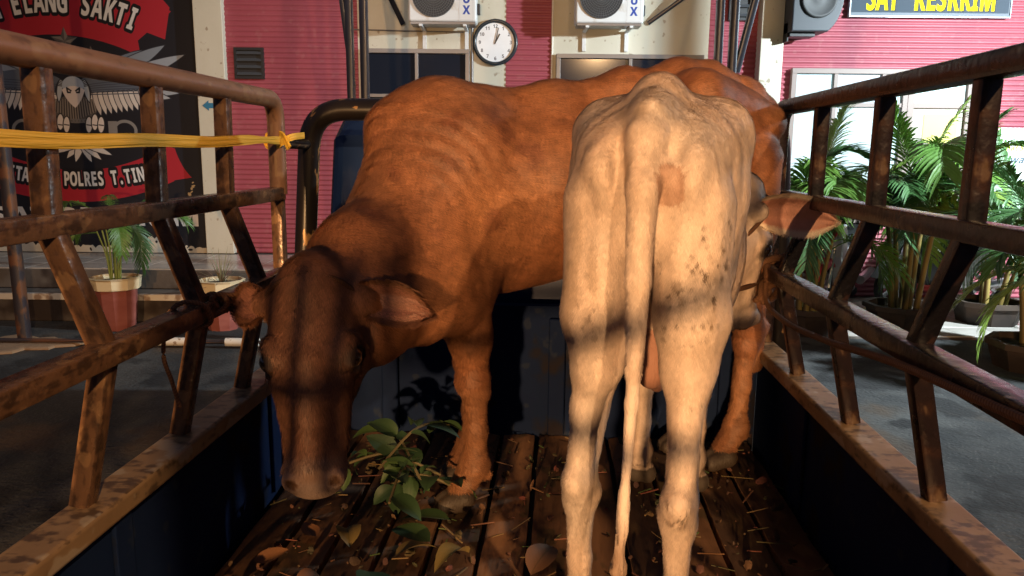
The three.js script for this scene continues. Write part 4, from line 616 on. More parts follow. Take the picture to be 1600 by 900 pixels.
// trunk and legs in cow metres: x forward, y up, z to its right; 0 at the hooks
function trunk(F, c) {
  const { wt = 1.10, ht = 1.13, legShift = {} } = c;
  const lift = c.lift || 0; F.ell([0.60, 0.79 + lift * 0.5, 0], [0.31, 0.29 - lift * 0.7, 0.165], 0.08).ell([0.33, 0.80 + lift * 0.6, 0], [0.36, 0.265 - lift * 0.8, 0.20], 0.09).ell([0.06, 0.88, 0], [0.24, 0.20, 0.135], 0.08).ell([-0.08, 0.94, 0], [0.20, 0.15, 0.13], 0.07);
  F.chain([[-0.235, ht - 0.07, 0], [-0.08, ht - 0.035, 0], [0.02, ht - 0.03, 0], [0.20, ht - 0.065, 0], [0.42, (ht + wt) / 2 - 0.075, 0], [0.62, wt - 0.06, 0], [0.74, wt - 0.055, 0], [0.86, wt - 0.10, 0]], [0.035, 0.035, 0.033, 0.035, 0.045, 0.05, 0.055, 0.06], 0.07);
  for (const s of [-1, 1]) {
    F.ball([0.02, ht - 0.085, 0.135 * s], 0.04, 0.09).ell([-0.02, ht - 0.13, 0.075 * s], [0.17, 0.07, 0.075], 0.08).cone([0.02, ht - 0.09, 0.12 * s], [-0.24, ht - 0.15, 0.07 * s], 0.05, 0.045, 0.06).ball([-0.262, ht - 0.16, 0.072 * s], 0.03, 0.04);
    const [hx = 0, hz = 0] = legShift[s > 0 ? 'hr' : 'hl'] || [];
    // hind leg
    F.cone([-0.05, 0.93, 0.078 * s], [0.05, 0.71, 0.085 * s], 0.105, 0.070, 0.05);
    F.chain([[-0.20, 0.93, 0.080 * s], [-0.205, 0.74, 0.088 * s], [-0.207, 0.655, 0.088 * s], [-0.222 + hx * 0.6, 0.565, 0.086 * s + hz * 0.6], [-0.238 + hx, 0.41, 0.084 * s + hz]], [0.078, 0.067, 0.048, 0.026, 0.026], 0.025);
    F.chain([[0.05, 0.70, 0.085 * s], [-0.10 + hx * 0.4, 0.60, 0.084 * s + hz * 0.4], [-0.195 + hx, 0.44, 0.084 * s + hz]], [0.060, 0.034, 0.030], 0.025);
    F.ball([-0.262 + hx, 0.437, 0.084 * s + hz], 0.020, 0.03).ball([-0.225 + hx, 0.425, 0.080 * s + hz], 0.034, 0.018).ball([-0.215 + hx, 0.385, 0.082 * s + hz], 0.034, 0.02).ball([-0.21 + hx, 0.40, 0.064 * s + hz], 0.022, 0.015);
    F.chain([[-0.218 + hx, 0.385, 0.083 * s + hz], [-0.205 + hx, 0.26, 0.082 * s + hz], [-0.195 + hx, 0.14, 0.082 * s + hz]], [0.030, 0.022, 0.025], 0.015);
    F.ball([-0.197 + hx, 0.13, 0.082 * s + hz], 0.034, 0.02).cone([-0.19 + hx, 0.12, 0.082 * s + hz], [-0.155 + hx, 0.062, 0.082 * s + hz], 0.030, 0.032, 0.02);
    for (const q of [-1, 1]) F.cone([-0.155 + hx, 0.042, 0.082 * s + hz + q * 0.02], [-0.105 + hx, 0.024, 0.082 * s + hz + q * 0.016], 0.032, 0.022, 0.012).ball([-0.215 + hx, 0.105, 0.082 * s + hz + q * 0.014], 0.011, 0.01);
    // front leg
    const [fx = 0, fz = 0] = legShift[s > 0 ? 'fr' : 'fl'] || [];
    F.cone([0.66, 0.98, 0.095 * s], [0.79, 0.77, 0.110 * s], 0.060, 0.068, 0.08).cone([0.78, 0.76, 0.105 * s], [0.69, 0.60, 0.108 * s], 0.066, 0.054, 0.09).ell([0.70, 0.82, 0.105 * s], [0.13, 0.18, 0.07], 0.06);
    F.chain([[0.69, 0.62, 0.108 * s], [0.70 + fx * 0.5, 0.48, 0.102 * s + fz * 0.5], [0.705 + fx, 0.38, 0.097 * s + fz]], [0.060, 0.045, 0.036], 0.05);
    F.ball([0.712 + fx, 0.355, 0.096 * s + fz], 0.041, 0.025).ball([0.695 + fx, 0.335, 0.096 * s + fz], 0.030, 0.02);
    F.chain([[0.70 + fx, 0.32, 0.095 * s + fz], [0.70 + fx, 0.22, 0.094 * s + fz], [0.702 + fx, 0.135, 0.094 * s + fz]], [0.031, 0.025, 0.028], 0.02);
    F.ball([0.702 + fx, 0.128, 0.094 * s + fz], 0.035, 0.02).cone([0.705 + fx, 0.12, 0.094 * s + fz], [0.74 + fx, 0.062, 0.094 * s + fz], 0.031, 0.033, 0.02);
    for (const q of [-1, 1]) F.cone([0.738 + fx, 0.042, 0.094 * s + fz + q * 0.02], [0.79 + fx, 0.024, 0.094 * s + fz + q * 0.016], 0.033, 0.023, 0.012).ball([0.675 + fx, 0.10, 0.094 * s + fz + q * 0.014], 0.011, 0.01);
    // hollows: in front of the hook, between hook and pin, beside the tail root
    F.ell([0.17, ht - 0.14, 0.215 * s], [0.10, 0.075, 0.04], 0.06, null, { cut: 1 });
    F.ell([-0.305, ht - 0.13, 0.048 * s], [0.03, 0.05, 0.012], 0.03, null, { cut: 1 });
  }
  F.ball([0.85, 0.67, 0], 0.075, 0.10);
}
function headFrame(poll, muzzle, faceHint) { // a: poll to muzzle, b: out of the forehead, c: side
  const a = muzzle.clone().sub(poll).normalize(), c = V().crossVectors(a, faceHint).normalize(), b = V().crossVectors(c, a).normalize(); return { o: poll, a, b, c, at: (x, y, z) => { const p = poll.clone().addScaledVector(a, x).addScaledVector(b, y).addScaledVector(c, z); return [p.x, p.y, p.z]; }, m: new THREE.Matrix3().set(a.x, b.x, c.x, a.y, b.y, c.y, a.z, b.z, c.z) };
}
function head(F, H) {
  const A = H.at;
  F.ell(A(0.075, -0.045, 0), [0.105, 0.072, 0.074], 0.05, H.m).ell(A(0.12, -0.014, 0), [0.12, 0.034, 0.076], 0.03, H.m).ball(A(-0.005, -0.02, 0), 0.048, 0.05);
  F.cone(A(0.15, -0.05, 0), A(0.33, -0.055, 0), 0.064, 0.044, 0.04).cone(A(0.17, -0.008, 0), A(0.36, -0.020, 0), 0.034, 0.028, 0.03);
  F.ell(A(0.385, -0.050, 0), [0.052, 0.050, 0.064], 0.035, H.m).ell(A(0.385, -0.100, 0), [0.046, 0.026, 0.046], 0.02, H.m);
  for (const s of [-1, 1]) {
    F.cone(A(0.11, -0.13, 0.045 * s), A(0.32, -0.105, 0.018 * s), 0.045, 0.030, 0.05).ell(A(0.13, -0.10, 0.058 * s), [0.085, 0.07, 0.030], 0.04, H.m);
    F.ball(A(0.152, -0.018, 0.068 * s), 0.034, 0.025).cone(A(0.132, 0.006, 0.078 * s), A(0.182, 0.002, 0.080 * s), 0.012, 0.010, 0.012).cone(A(0.142, -0.034, 0.092 * s), A(0.188, -0.034, 0.090 * s), 0.009, 0.008, 0.012).cone(A(0.21, -0.03, 0.058 * s), A(0.32, -0.06, 0.046 * s), 0.018, 0.014, 0.03);
    F.ell(A(0.166, -0.012, 0.100 * s), [0.024, 0.015, 0.018], 0.008, H.m, { cut: 1 });
    F.ball(A(0.398, -0.016, 0.040 * s), 0.022, 0.015).ell(A(0.414, 0.002, 0.044 * s), [0.015, 0.016, 0.011], 0.01, H.m, { cut: 1 });
    F.cone(A(0.03, -0.05, 0.065 * s), A(0.035, -0.055, 0.10 * s), 0.030, 0.026, 0.03);
  }
  F.cone(A(0.425, -0.082, -0.05), A(0.425, -0.082, 0.05), 0.006, 0.006, 0.012, { cut: 1 }).cone(A(0.36, -0.086, -0.062), A(0.42, -0.083, -0.05), 0.005, 0.005, 0.01, { cut: 1 }).cone(A(0.36, -0.086, 0.062), A(0.42, -0.083, 0.05), 0.005, 0.005, 0.01, { cut: 1 });
}
// an ear: cupped leaf with thickness; root r, direction d, opening towards o
function earGeo(root, d, open, L, W, inner, outer) {
  const w = V().crossVectors(d, open).normalize(), n = V().crossVectors(w, d).normalize(), R = 22, C = 12, pos = [], col = [], idx = [];
  for (const side of [0, 1]) for (let i = 0; i <= R; i++) for (let j = 0; j <= C; j++) {
    const t = i / R, s = j / C * 2 - 1; const ww = W * (0.36 + 0.64 * Math.pow(Math.sin(Math.PI * clamp(0.10 + 0.86 * Math.pow(t, 0.9))), 0.75)) * (t > 0.62 ? 1 - 0.94 * Math.pow((t - 0.62) / 0.38, 1.8) : 1);
    const cup = (0.55 - 0.4 * t) * ww * (s * s - 0.35) * 1.3; const th = 0.0035 * (1 - 0.6 * s * s) * (side ? -1 : 1) * (t > 0.97 ? 0.2 : 1); const rip = 0.002 * Math.sin(s * 9 + t * 5) * (side ? 0 : 1);
    const p = root.clone().addScaledVector(d, L * t).addScaledVector(w, s * ww).addScaledVector(n, cup + th + rip); p.y -= 0.10 * L * t * t; pos.push(p.x, p.y, p.z);
    const nz = 0.5 + 0.5 * fbm(t * 6, s * 5, side * 7, 3); const e = Math.abs(s) > 0.82 || t > 0.93; const c = side || e ? outer : inner; const k = 0.75 + 0.5 * nz; col.push(c[0] * k, c[1] * k, c[2] * k);
  }
  const off = (R + 1) * (C + 1); for (const side of [0, 1]) for (let i = 0; i < R; i++) for (let j = 0; j < C; j++) { const a = side * off + i * (C + 1) + j, b = a + 1, c = a + C + 1, e = c + 1; side ? idx.push(a, b, c, b, e, c) : idx.push(a, c, b, b, c, e); }
  for (let i = 0; i < R; i++) for (const j of [0, C]) { const a = i * (C + 1) + j, b = a + C + 1; idx.push(a, b, a + off, b, b + off, a + off); }
  const g = new THREE.BufferGeometry(); g.setAttribute('position', new THREE.Float32BufferAttribute(pos, 3)); g.setAttribute('color', new THREE.Float32BufferAttribute(col, 3)); g.setIndex(idx); g.computeVertexNormals(); return g;
}
const furBump = tex(512, (u, v, F) => 0.5 * F(u, v, 40, 3, 0.45) + 0.5 * F(u, v, 90, 2, 0.4), { color: false, repeat: [6, 6], seed: 171 });
function finishSkin(g, ears, colorAt, uvAt) {
  const p = g.attributes.position, n = g.attributes.normal, col = new Float32Array(p.count * 3);
  for (let i = 0; i < p.count; i++) col.set(colorAt(p.getX(i), p.getY(i), p.getZ(i), n.getX(i), n.getY(i), n.getZ(i)), i * 3);
  g.setAttribute('color', new THREE.BufferAttribute(col, 3));
  const all = mergeGeometries([g, ...ears]); const P = all.attributes.position, uv = new Float32Array(P.count * 2); for (let i = 0; i < P.count; i++) uv.set(uvAt(P.getX(i), P.getY(i), P.getZ(i)), i * 2); all.setAttribute('uv', new THREE.BufferAttribute(uv, 2)); return all;
}
// short coat: tufts of fine hairs lying along the skin, too many to count
const tuft = (() => { const pos = [], nor = [], idx = []; let q = 77; const r = () => { q = (q * 16807) % 2147483647; return q / 2147483647; };
  for (let i = 0; i < 6; i++) { const x = (r() - 0.5) * 0.010, z = (r() - 0.5) * 0.010, l = 0.009 + 0.007 * r(), w = 0.00055, a = (r() - 0.5) * 0.7, k = pos.length / 3; const dx = Math.cos(a), dz = Math.sin(a); pos.push(x - dz * w, -0.0008, z + dx * w, x + dz * w, -0.0008, z - dx * w, x + dx * l * 0.55 - dz * w * 0.7, l * 0.24, z + dz * l * 0.55 + dx * w * 0.7, x + dx * l * 0.55 + dz * w * 0.7, l * 0.24, z + dz * l * 0.55 - dx * w * 0.7, x + dx * l, l * 0.30, z + dz * l); for (let j = 0; j < 5; j++) nor.push(0, 1, 0); idx.push(k, k + 2, k + 1, k + 1, k + 2, k + 3, k + 2, k + 4, k + 3); }
  const g = new THREE.BufferGeometry(); g.setAttribute('position', new THREE.Float32BufferAttribute(pos, 3)); g.setAttribute('normal', new THREE.Float32BufferAttribute(nor, 3)); g.setIndex(idx); return g; })();
function coat(skin, count, keep, flow, parent, gain, size = 1, vary = 1) {
  const P = skin.attributes.position, C = skin.attributes.color, I = skin.index, T = I.count / 3, cum = new Float32Array(T); let tot = 0; const a = V(), b = V(), c = V(), ab = V(), ac = V();
  for (let i = 0; i < T; i++) { a.fromBufferAttribute(P, I.getX(i * 3)); b.fromBufferAttribute(P, I.getX(i * 3 + 1)); c.fromBufferAttribute(P, I.getX(i * 3 + 2)); tot += ab.subVectors(b, a).cross(ac.subVectors(c, a)).length() / 2; cum[i] = tot; }
  const mats = [], cols = [], N = V(), D = V(), Z = V(), m = new THREE.Matrix4();
  for (let k = 0; k < count; k++) {
    const r = rnd() * tot; let lo = 0, hi = T - 1; while (lo < hi) { const mid = (lo + hi) >> 1; cum[mid] < r ? lo = mid + 1 : hi = mid; }
    const i0 = I.getX(lo * 3), i1 = I.getX(lo * 3 + 1), i2 = I.getX(lo * 3 + 2); let u = rnd(), v = rnd(); if (u + v > 1) { u = 1 - u; v = 1 - v; } a.fromBufferAttribute(P, i0); b.fromBufferAttribute(P, i1); c.fromBufferAttribute(P, i2);
    N.subVectors(b, a).cross(ac.subVectors(c, a)).normalize(); const p = a.clone().multiplyScalar(1 - u - v).addScaledVector(b, u).addScaledVector(c, v);
    if (!keep(p, N)) continue; D.copy(flow(p)); D.addScaledVector(N, -D.dot(N)); if (D.lengthSq() < 1e-6) continue; D.normalize(); Z.crossVectors(D, N).normalize(); const g = size * rr(0.8, 1.25);
    m.makeBasis(D.clone().multiplyScalar(g), N.clone().multiplyScalar(g), Z.clone().multiplyScalar(g)).setPosition(p); mats.push(m.clone()); const t = gain * (1 + vary * rr(-0.4, 0.5)); cols.push([C.getX(i0) * t, C.getY(i0) * t, C.getZ(i0) * t]);
  }
  const im = new THREE.InstancedMesh(tuft, new THREE.MeshPhysicalMaterial({ color: 0xffffff, roughness: 0.55, side: THREE.DoubleSide }), mats.length), cc = new THREE.Color(); mats.forEach((q, i) => { im.setMatrixAt(i, q); im.setColorAt(i, cc.setRGB(...cols[i])); }); im.name = 'coat'; im.userData.kind = 'stuff'; im.castShadow = im.receiveShadow = true; parent.add(im); return im;
}
const lookUp = o => { o.updateMatrixWorld(true); const inv = o.matrixWorld.clone().invert(); return (x, y, z) => V(x, y, z).applyMatrix4(inv); };
const arr = v => [v.x, v.y, v.z];
const eyeMat = new THREE.MeshPhysicalMaterial({ color: lin(0.012, 0.008, 0.007), roughness: 0.08, clearcoat: 1 });
const furMatBrown = new THREE.MeshPhysicalMaterial({ vertexColors: true, roughness: 0.62, sheen: 0.35, sheenRoughness: 0.5, sheenColor: lin(0.5, 0.25, 0.12), bumpMap: furBump, bumpScale: 0.0022 });
const furMatPale = new THREE.MeshPhysicalMaterial({ vertexColors: true, roughness: 0.7, sheen: 0.3, sheenRoughness: 0.5, sheenColor: lin(0.6, 0.5, 0.4), bumpMap: furBump, bumpScale: 0.0016 });

// ---- the pale animal, seen from behind
{
  const t = thing('cow', 'pale cream cow standing rump towards the camera, tail hanging', 'cow', [0.277, 0.752, -1.47], 75 * Math.PI / 180, 'the two animals in the truck bed');
  t.scale.set(1, 0.985, 0.88);
  const W = lookUp(t), F = new Field();
  trunk(F, { wt: 1.11, ht: 1.14, legShift: { hl: [0.03, -0.036], hr: [-0.02, 0.002], fl: [0.02, 0.01], fr: [0, 0] } });
  // neck and head lowered to the right, looking away
  const poll = W(0.70, 1.65, -2.28), muz = W(0.745, 1.25, -2.36), H = headFrame(poll, muz, W(0.85, 0.2, -0.5).sub(W(0, 0, 0)));
  const b = H.at(0.05, -0.06, 0);
  F.chain([[0.78, 0.93, 0], [0.92, 0.93, 0.05], b], [0.14, 0.095, 0.055], 0.06).chain([[0.80, 0.80, 0], [0.95, 0.80, 0.06], H.at(0.12, -0.11, 0)], [0.12, 0.07, 0.045], 0.06); head(F, H);
  // tail
  F.chain([[-0.18, 1.075, 0], [-0.262, 1.04, -0.002], [-0.300, 0.96, -0.002], [-0.314, 0.82, -0.004], [-0.316, 0.62, -0.005], [-0.320, 0.47, -0.010], [-0.325, 0.40, -0.013]], [0.040, 0.034, 0.028, 0.021, 0.012, 0.009, 0.008], 0.012);
  F.chain([[-0.325, 0.45, -0.011], [-0.335, 0.34, -0.016], [-0.335, 0.20, -0.020], [-0.33, 0.10, -0.022]], [0.008, 0.013, 0.015, 0.005], 0.015);
  F.ball([-0.275, 0.985, 0.040], 0.016, 0.02).ball([-0.278, 0.965, 0.050], 0.010, 0.01); // folds beside the tail root
  F.ell([0.0, 0.615, 0.0], [0.05, 0.065, 0.042], 0.03).ball([0.02, 0.55, 0.012], 0.015, 0.012);
  F.bump = (x, y, z, d) => Math.abs(d) > 0.04 ? 0 : 0.005 * fbm(x * 7, y * 5, z * 9, 3) + 0.002 * noise(x * 26, y * 16, z * 30) + (y > 0.62 && x < -0.1 ? 0.004 * Math.sin((z + 0.3 * x + 0.02 * noise(x * 6, y * 6, z * 6)) * 95) * smooth(0.62, 0.75, y) * (1 - smooth(0.95, 1.02, y)) * 0.5 : 0) + (y < 0.44 && x < -0.28 ? 0.003 * Math.sin(z * 500 + x * 400) : 0);
  const sg = Math.sign(H.c.dot(W(1, 0, 0).sub(W(0, 0, 0))));
  const cr = [0.66, 0.54, 0.47], tan = [0.57, 0.43, 0.34], gr = [0.50, 0.45, 0.42];
  const skin = finishSkin(F.mesh(0.0075), [
    earGeo(V(...H.at(0.035, -0.05, 0.095 * sg)), W(1, -0.02, 0.10).sub(W(0, 0, 0)).normalize(), W(-0.1, -0.15, 1).sub(W(0, 0, 0)).normalize(), 0.25, 0.062, [0.52, 0.25, 0.18], [0.62, 0.50, 0.38]),
    earGeo(V(...H.at(0.035, -0.05, -0.095 * sg)), W(-1, -0.15, 0.1).sub(W(0, 0, 0)).normalize(), W(-0.1, 0, 1).sub(W(0, 0, 0)).normalize(), 0.22, 0.058, [0.48, 0.26, 0.20], [0.60, 0.47, 0.35])],
    (x, y, z, nx, ny, nz) => {
      let c = cr.slice(); const a = fbm(x * 5, y * 4, z * 6, 4), f = fbm(x * 40, y * 12, z * 44, 3); c = mixc(c, tan, clamp(0.15 + a * 1.2)); c = mixc(c, gr, clamp(fbm(x * 3 + 9, y * 3, z * 4, 4) * 1.8));
      const k = 1 + 0.35 * f; c = c.map(q => q * k);
      const st = (cx, cy, cz, r, th) => { const q = Math.hypot((x - cx), (y - cy) * 0.8, z - cz); if (q < r) { const w = noise(x * 50, y * 44, z * 60) * 0.45 + noise(x * 150, y * 120, z * 170) * 0.65; c = mixc(c, [0.10, 0.06, 0.035], 0.6 * smooth(th + 0.10, th + 0.42, w + 0.3 * (1 - q / r))); } };
      st(-0.28, 0.80, 0.05, 0.075, 0.30); st(-0.25, 0.83, 0.12, 0.08, 0.26); st(-0.24, 0.76, 0.13, 0.07, 0.34); st(-0.29, 0.74, 0.06, 0.06, 0.38); st(-0.28, 0.80, -0.11, 0.07, 0.44); st(-0.34, 0.72, -0.01, 0.06, 0.36); st(-0.30, 0.86, -0.03, 0.05, 0.44); st(-0.26, 0.60, -0.09, 0.08, 0.50); st(-0.25, 0.62, 0.10, 0.1, 0.46); st(-0.27, 0.40, 0.08, 0.08, 0.40); st(-0.27, 0.38, -0.08, 0.08, 0.40); st(-0.25, 0.95, 0.1, 0.1, 0.55); st(-0.27, 0.79, 0.08, 0.09, 0.16); st(-0.24, 0.86, 0.125, 0.05, 0.12); st(-0.28, 0.76, -0.10, 0.06, 0.22); c = mixc(c, [0.36, 0.25, 0.17], 0.45 * smooth(0.10, 0.30, fbm(x * 14 + 2, y * 5, z * 18, 4)) * (x < 0 ? 1 : 0.4));
      { const p = V(x, y, z).sub(H.o), ha = p.dot(H.a), hb = p.dot(H.b), hc = p.dot(H.c); if (Math.abs(hc) < 0.14 && hb > -0.16 && hb < 0.12 && ha > -0.08 && ha < 0.48) { c = mixc(c, [0.34, 0.27, 0.22].map(q => q * (1 + 0.5 * f)), 0.8 * smooth(0.07, -0.01, ha + 0.03 * noise(x * 30, y * 30, z * 30))); c = mixc(c, [0.20, 0.15, 0.14], smooth(0.36, 0.40, ha)); const ey = Math.hypot(ha - 0.165, Math.abs(hc) - 0.085, hb + 0.014); c = mixc(c, [0.05, 0.035, 0.03], smooth(0.045, 0.03, ey)); } }
      if (y < 0.42 && x < -0.285) c = mixc(c, [0.20, 0.11, 0.06], smooth(0.44, 0.36, y) * (0.8 + 0.4 * f)); // tail switch
      if (Math.hypot(x, (y - 0.60), z) < 0.085 && Math.abs(z) < 0.05) c = mixc(c, [0.42, 0.17, 0.11], 0.8);
      if (Math.hypot(x + 0.29, y - 0.965, z - 0.038) < 0.034) c = mixc(c, [0.40, 0.22, 0.15], 0.7);
      if (y < 0.066 && x > -0.23) c = [0.07, 0.055, 0.045];
      return c;
    }, (x, y, z) => [z + x * 0.55, y + x * 0.15]);
  const body = part('body', skin, furMatPale, t);
  coat(skin, 260000, (p, n) => p.y > 0.07 && !(p.x < -0.287 && p.y < 0.66) && Math.hypot(p.x, p.y - 0.60, p.z) > 0.08, p => V(p.x < 0 ? -0.05 : -0.6, -1, 0), body, 1.0, 0.58, 0.45);
  for (const s of [-1, 1]) { const g = new THREE.SphereGeometry(0.024, 20, 14); g.translate(...H.at(0.165, -0.012, 0.079 * s)); part('eye', g, eyeMat, t); }
  // rope halter behind the ears and over the nose
  const loop = (pts, r) => sweep(new THREE.CatmullRomCurve3(pts.map(p => V(...p)), true).getPoints(60), roundProfile(r, 8), V(0.2, 1, 0.1));
  part('halter', [loop([H.at(0.02, 0.045, 0), H.at(0.03, 0.0, 0.085), H.at(0.08, -0.09, 0.104), H.at(0.14, -0.185, 0.05), H.at(0.14, -0.19, -0.05), H.at(0.08, -0.09, -0.104), H.at(0.03, 0.0, -0.085)], 0.0065), loop([H.at(0.26, 0.032, 0), H.at(0.27, -0.03, 0.064), H.at(0.27, -0.12, 0.055), H.at(0.27, -0.145, 0), H.at(0.27, -0.12, -0.055), H.at(0.27, -0.03, -0.064)], 0.008)], S({ color: lin(0.35, 0.30, 0.26), roughness: 0.9, map: M.rope.map }), t);
}
// ---- the red-brown animal, standing across the bed, head down at the left
{
  const t = thing('cow', 'red brown cow standing across the bed, head lowered at the left', 'cow', [0.51, 0.752, -2.38], 199.9 * Math.PI / 180, 'the two animals in the truck bed');
  t.scale.set(1.03, 1.06, 1.03);
  const W = lookUp(t), F = new Field();
  trunk(F, { wt: 1.10, ht: 1.19, lift: 0.06, legShift: { fl: [-0.035, -0.005], fr: [-0.08, -0.02], hl: [0, 0], hr: [0.06, 0] } });
  F.ell([0.74, 0.985, 0], [0.14, 0.075, 0.06], 0.07); // hump at the withers
  const poll = W(-0.435, 1.485, -1.62), muz = W(-0.395, 1.055, -1.44), H = headFrame(poll, muz, W(0.05, 1.3, -0.2).sub(poll.clone().applyMatrix4(t.matrixWorld)).length() ? W(-0.33, 1.75, -0.6).sub(poll) : V(0, 0, 1));
  const n1 = arr(W(-0.365, 1.50, -1.82)), n0 = arr(W(-0.27, 1.58, -2.03)), th = H.at(0.13, -0.13, 0);
  F.chain([[0.74, 0.95, 0], n0, n1, H.at(0.03, -0.07, 0)], [0.155, 0.135, 0.095, 0.062], 0.07);
  F.chain([[0.78, 0.78, 0], arr(W(-0.24, 1.43, -1.96)), arr(W(-0.34, 1.36, -1.75)), th], [0.14, 0.115, 0.08, 0.05], 0.08);
  F.chain([arr(W(-0.16, 1.36, -1.97)), arr(W(-0.23, 1.34, -1.88)), arr(W(-0.31, 1.35, -1.77))], [0.05, 0.035, 0.025], 0.06); // dewlap and brisket fold
  head(F, H);
  F.chain([[-0.20, 1.115, 0], [-0.28, 1.075, 0], [-0.30, 0.98, 0], [-0.31, 0.60, 0.0], [-0.31, 0.30, 0]], [0.04, 0.036, 0.03, 0.02, 0.025], 0.03);
  const nAxis = W(-0.40, 1.54, -1.75).sub(V(0.80, 0.95, 0)).normalize();
  F.bump = (x, y, z, d) => { if (Math.abs(d) > 0.045) return 0; const q = (x - 0.80) * nAxis.x + (y - 0.95) * nAxis.y + z * nAxis.z; const neck = smooth(-0.02, 0.05, q) * (1 - smooth(0.10, 0.2, q)) * smooth(0.80, 0.92, y); return 0.004 * fbm(x * 6, y * 5, z * 8, 3) + 0.0016 * noise(x * 24, y * 20, z * 28) + neck * 0.0022 * Math.sin(q * 190 + 2.5 * noise(x * 8, y * 8, z * 8)) + (x > 0.2 && x < 0.62 && y > 0.6 && y < 1.02 ? 0.0015 * Math.sin(x * 62 + y * 8) * smooth(0.2, 0.3, x) * (1 - smooth(0.52, 0.62, x)) : 0); };
  const sg = Math.sign(H.c.dot(W(1, 0, 0).sub(W(0, 0, 0))));
  const eL = s => s * sg > 0 ? 0.165 : 0.13, eD = s => s * sg > 0 ? H.c.clone().multiplyScalar(s).addScaledVector(H.a, 0.2).normalize() : H.c.clone().multiplyScalar(s).addScaledVector(H.b, -0.9).addScaledVector(H.a, -0.25).normalize();
  const base = [0.29, 0.118, 0.055], dark = [0.165, 0.068, 0.037], light = [0.38, 0.17, 0.08];
  const hp = H.o, hd = (x, y, z) => { const p = V(x, y, z).sub(hp); return [p.dot(H.a), p.dot(H.b), p.dot(H.c)]; };
  const skin = finishSkin(F.mesh(0.0075), [
    earGeo(V(...H.at(0.035, -0.05, 0.095)), eD(1), H.b.clone().addScaledVector(H.a, 0.25).normalize(), eL(1), 0.043, [0.25, 0.11, 0.08], [0.13, 0.055, 0.03]),
    earGeo(V(...H.at(0.035, -0.05, -0.095)), eD(-1), H.b.clone().addScaledVector(H.a, 0.25).normalize(), eL(-1), 0.043, [0.25, 0.11, 0.08], [0.13, 0.055, 0.03])],
    (x, y, z) => {
      const a = fbm(x * 4, y * 4, z * 5, 4), f = fbm(x * 30, y * 34, z * 36, 3); let c = mixc(base, light, clamp(0.35 + 1.6 * a)); c = mixc(c, dark, clamp(0.18 + 1.9 * fbm(x * 3.3 + 4, y * 3.3, z * 4, 4)));
      const w = fbm(x * 9 + 3, y * 9, z * 9, 4); c = mixc(c, [0.20, 0.075, 0.04], 0.75 * smooth(0.16, 0.24, w) * smooth(0.5, 0.7, y)); // darker matted patches
      c = c.map(q => q * (1 + 0.45 * f));
      const [ha, hb, hc] = hd(x, y, z); if (ha > -0.06 && ha < 0.48 && Math.abs(hc) < 0.13 && hb > -0.2 && hb < 0.12) { c = mixc(c, [0.19, 0.09, 0.055].map(q => q * (1 + 0.4 * f)), 0.8 * smooth(-0.06, 0.02, ha)); if (ha > 0.34) { c = mixc(c, [0.24, 0.17, 0.145], smooth(0.345, 0.385, ha + 0.012 * f)); c = mixc(c, [0.30, 0.265, 0.26], smooth(0.398, 0.412, ha + 0.02 * hb)); const no = Math.hypot(ha - 0.414, hb - 0.002, Math.abs(hc) - 0.044); if (no < 0.017) c = [0.02, 0.014, 0.012]; }; const ey = Math.hypot(ha - 0.165, (Math.abs(hc) - 0.085), hb + 0.014); if (ey < 0.042) c = mixc(c, [0.03, 0.02, 0.017], smooth(0.042, 0.028, ey)); }  // face coat darkened to carry the shade lying on it
      if (y < 0.066) c = [0.06, 0.045, 0.035]; else if (y < 0.35) c = mixc(c, [0.30, 0.15, 0.08], 0.4);
      return c;
    }, (x, y, z) => [x + z * 0.55, y + z * 0.2]);
  const hide = part('body', skin, furMatBrown, t);
  coat(skin, 240000, (p, n) => { const [ha, hb, hc] = hd(p.x, p.y, p.z); return p.y > 0.07 && (n.z < 0.5 || p.y > 1.0 || p.x > 0.8) && !(ha > 0.375 && Math.abs(hc) < 0.12 && Math.abs(hb) < 0.2) && Math.hypot(ha - 0.165, hb + 0.012, Math.abs(hc) - 0.085) > 0.036; }, p => { const [ha, hb, hc] = hd(p.x, p.y, p.z); return ha > 0 && Math.abs(hc) < 0.12 && Math.abs(hb) < 0.16 ? H.a : V(-0.75 + 0.5 * noise(p.x * 4, p.y * 4, 1), -0.7 + 0.6 * noise(p.x * 4, p.y * 4, 5), 0.2 * noise(p.x * 5, p.y * 5, 9)); }, hide, 1.05, 1.15);
  for (const s of [-1, 1]) { const g = new THREE.SphereGeometry(0.024, 20, 14); g.translate(...H.at(0.165, -0.012, 0.079 * s)); part('eye', g, eyeMat, t); }
  const loop = (pts, r) => sweep(new THREE.CatmullRomCurve3(pts.map(p => V(...p)), true).getPoints(60), roundProfile(r, 8), V(0.2, 1, 0.1));
  part('halter', loop([H.at(0.0, 0.032, 0), H.at(0.02, -0.005, 0.078), H.at(0.07, -0.09, 0.098), H.at(0.13, -0.185, 0.05), H.at(0.13, -0.19, -0.05), H.at(0.07, -0.09, -0.098), H.at(0.02, -0.005, -0.078)], 0.006), S({ color: lin(0.30, 0.25, 0.20), roughness: 0.9, map: M.rope.map }), t);
}

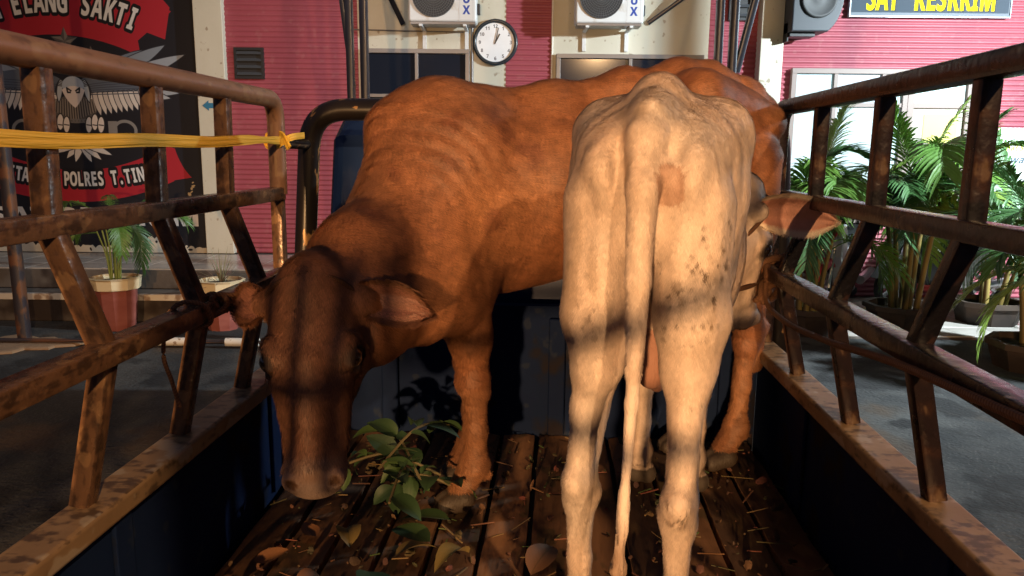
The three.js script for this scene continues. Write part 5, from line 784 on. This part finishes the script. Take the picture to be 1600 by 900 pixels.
// ---------------------------------------------------------------- lamps
{ // halogen headlights of a car waiting behind the truck
  const t = thing('parked_van', 'van behind the camera with one headlight on', 'van', [-1.95, 0, 5.1], 0);
  const sh = new THREE.Shape(); [[0, 0.35], [0, 1.52], [0.05, 1.58], [0.2, 1.64], [0.6, 2.1], [3.1, 2.15], [4.0, 2.1], [4.1, 1.0], [4.15, 0.4]].forEach(([a, b], i) => i ? sh.lineTo(a, b) : sh.moveTo(a, b));
  const g = new THREE.ExtrudeGeometry(sh, { depth: 1.8, bevelThickness: 0.06, bevelSize: 0.06, bevelSegments: 4 }); g.rotateY(-Math.PI / 2); g.translate(0.9, 0, 0.06);
  part('body', uvBox(g), S({ color: lin(0.08, 0.08, 0.09), roughness: 0.3 }), t);
  for (const [x, z] of [[-0.72, 0.75], [0.72, 0.75], [-0.72, 3.3], [0.72, 3.3]]) { const w = new THREE.TorusGeometry(0.22, 0.09, 12, 28); w.rotateY(Math.PI / 2); w.translate(x, 0.31, z); part('wheel', w, M.blackPlastic, t); }
  for (const x of [0.75, -0.75]) {
    const q = new THREE.CylinderGeometry(0.085, 0.085, 0.02, 28); q.rotateX(Math.PI / 2); q.translate(x, 1.40, -0.075);
    const h = part('headlight', q, S({ color: lin(0.9, 0.8, 0.6), emissive: x > 0 ? HEADLIGHT.color : lin(0, 0, 0), emissiveIntensity: 6, roughness: 0.3 }), t);
    if (x < 0) continue; // its twin is dark
    const L = new THREE.SpotLight(HEADLIGHT.color, HEADLIGHT.intensity, 0, 0.62, 0.6, 2); L.position.set(x, 1.40, -0.14); L.target.position.set(x + 1.0, 1.30, -6.5); L.castShadow = true; L.shadow.radius = 4; L.shadow.mapSize.set(2048, 2048); L.name = 'headlight_beam'; t.add(L); t.add(L.target);
  }
}
function floodLamp(label, x, y, z, tx, ty, tz, conf, w, h, angle, r) {
  const t = thing('flood_light', label, 'flood light', [x, y, z]); t.lookAt(tx, ty, tz);
  part('housing', [box(-w / 2 - 0.03, w / 2 + 0.03, -h / 2 - 0.03, h / 2 + 0.03, -0.08, -0.012, 0.01)], M.blackPlastic, t);
  part('lens', box(-w / 2, w / 2, -h / 2, h / 2, -0.011, 0.0), S({ color: 0xffffff, emissive: conf.color, emissiveIntensity: 5 }), t);
  part('bracket', box(-0.02, 0.02, h / 2 + 0.031, h / 2 + 0.30, -0.06, -0.03), M.steel, t);
  const L = new THREE.SpotLight(conf.color, conf.intensity, 0, angle, 0.8, 2); L.position.set(0, 0, 0.03); L.target.position.set(0, 0, 3); L.castShadow = true; L.shadow.radius = r; L.name = 'flood_beam'; t.add(L); t.add(L.target);
}
floodLamp('white flood light under the canopy, outside the right edge', 7.0, 3.9, -4.9, 4.6, 1.2, -8.2, FLOOD, 0.30, 0.22, 1.45, 6);
floodLamp('warm porch lamp under the canopy, above the picture', -1.6, 4.15, -6.3, -2.2, 1.6, -9.4, PORCH, 0.24, 0.16, 1.4, 6);
floodLamp('tall yard lamp behind the camera, to the right', 2.5, 5.0, 5.0, -0.1, 1.3, -1.8, YARD, 0.4, 0.25, 0.6, 5);
renderer.render(scene, camera);
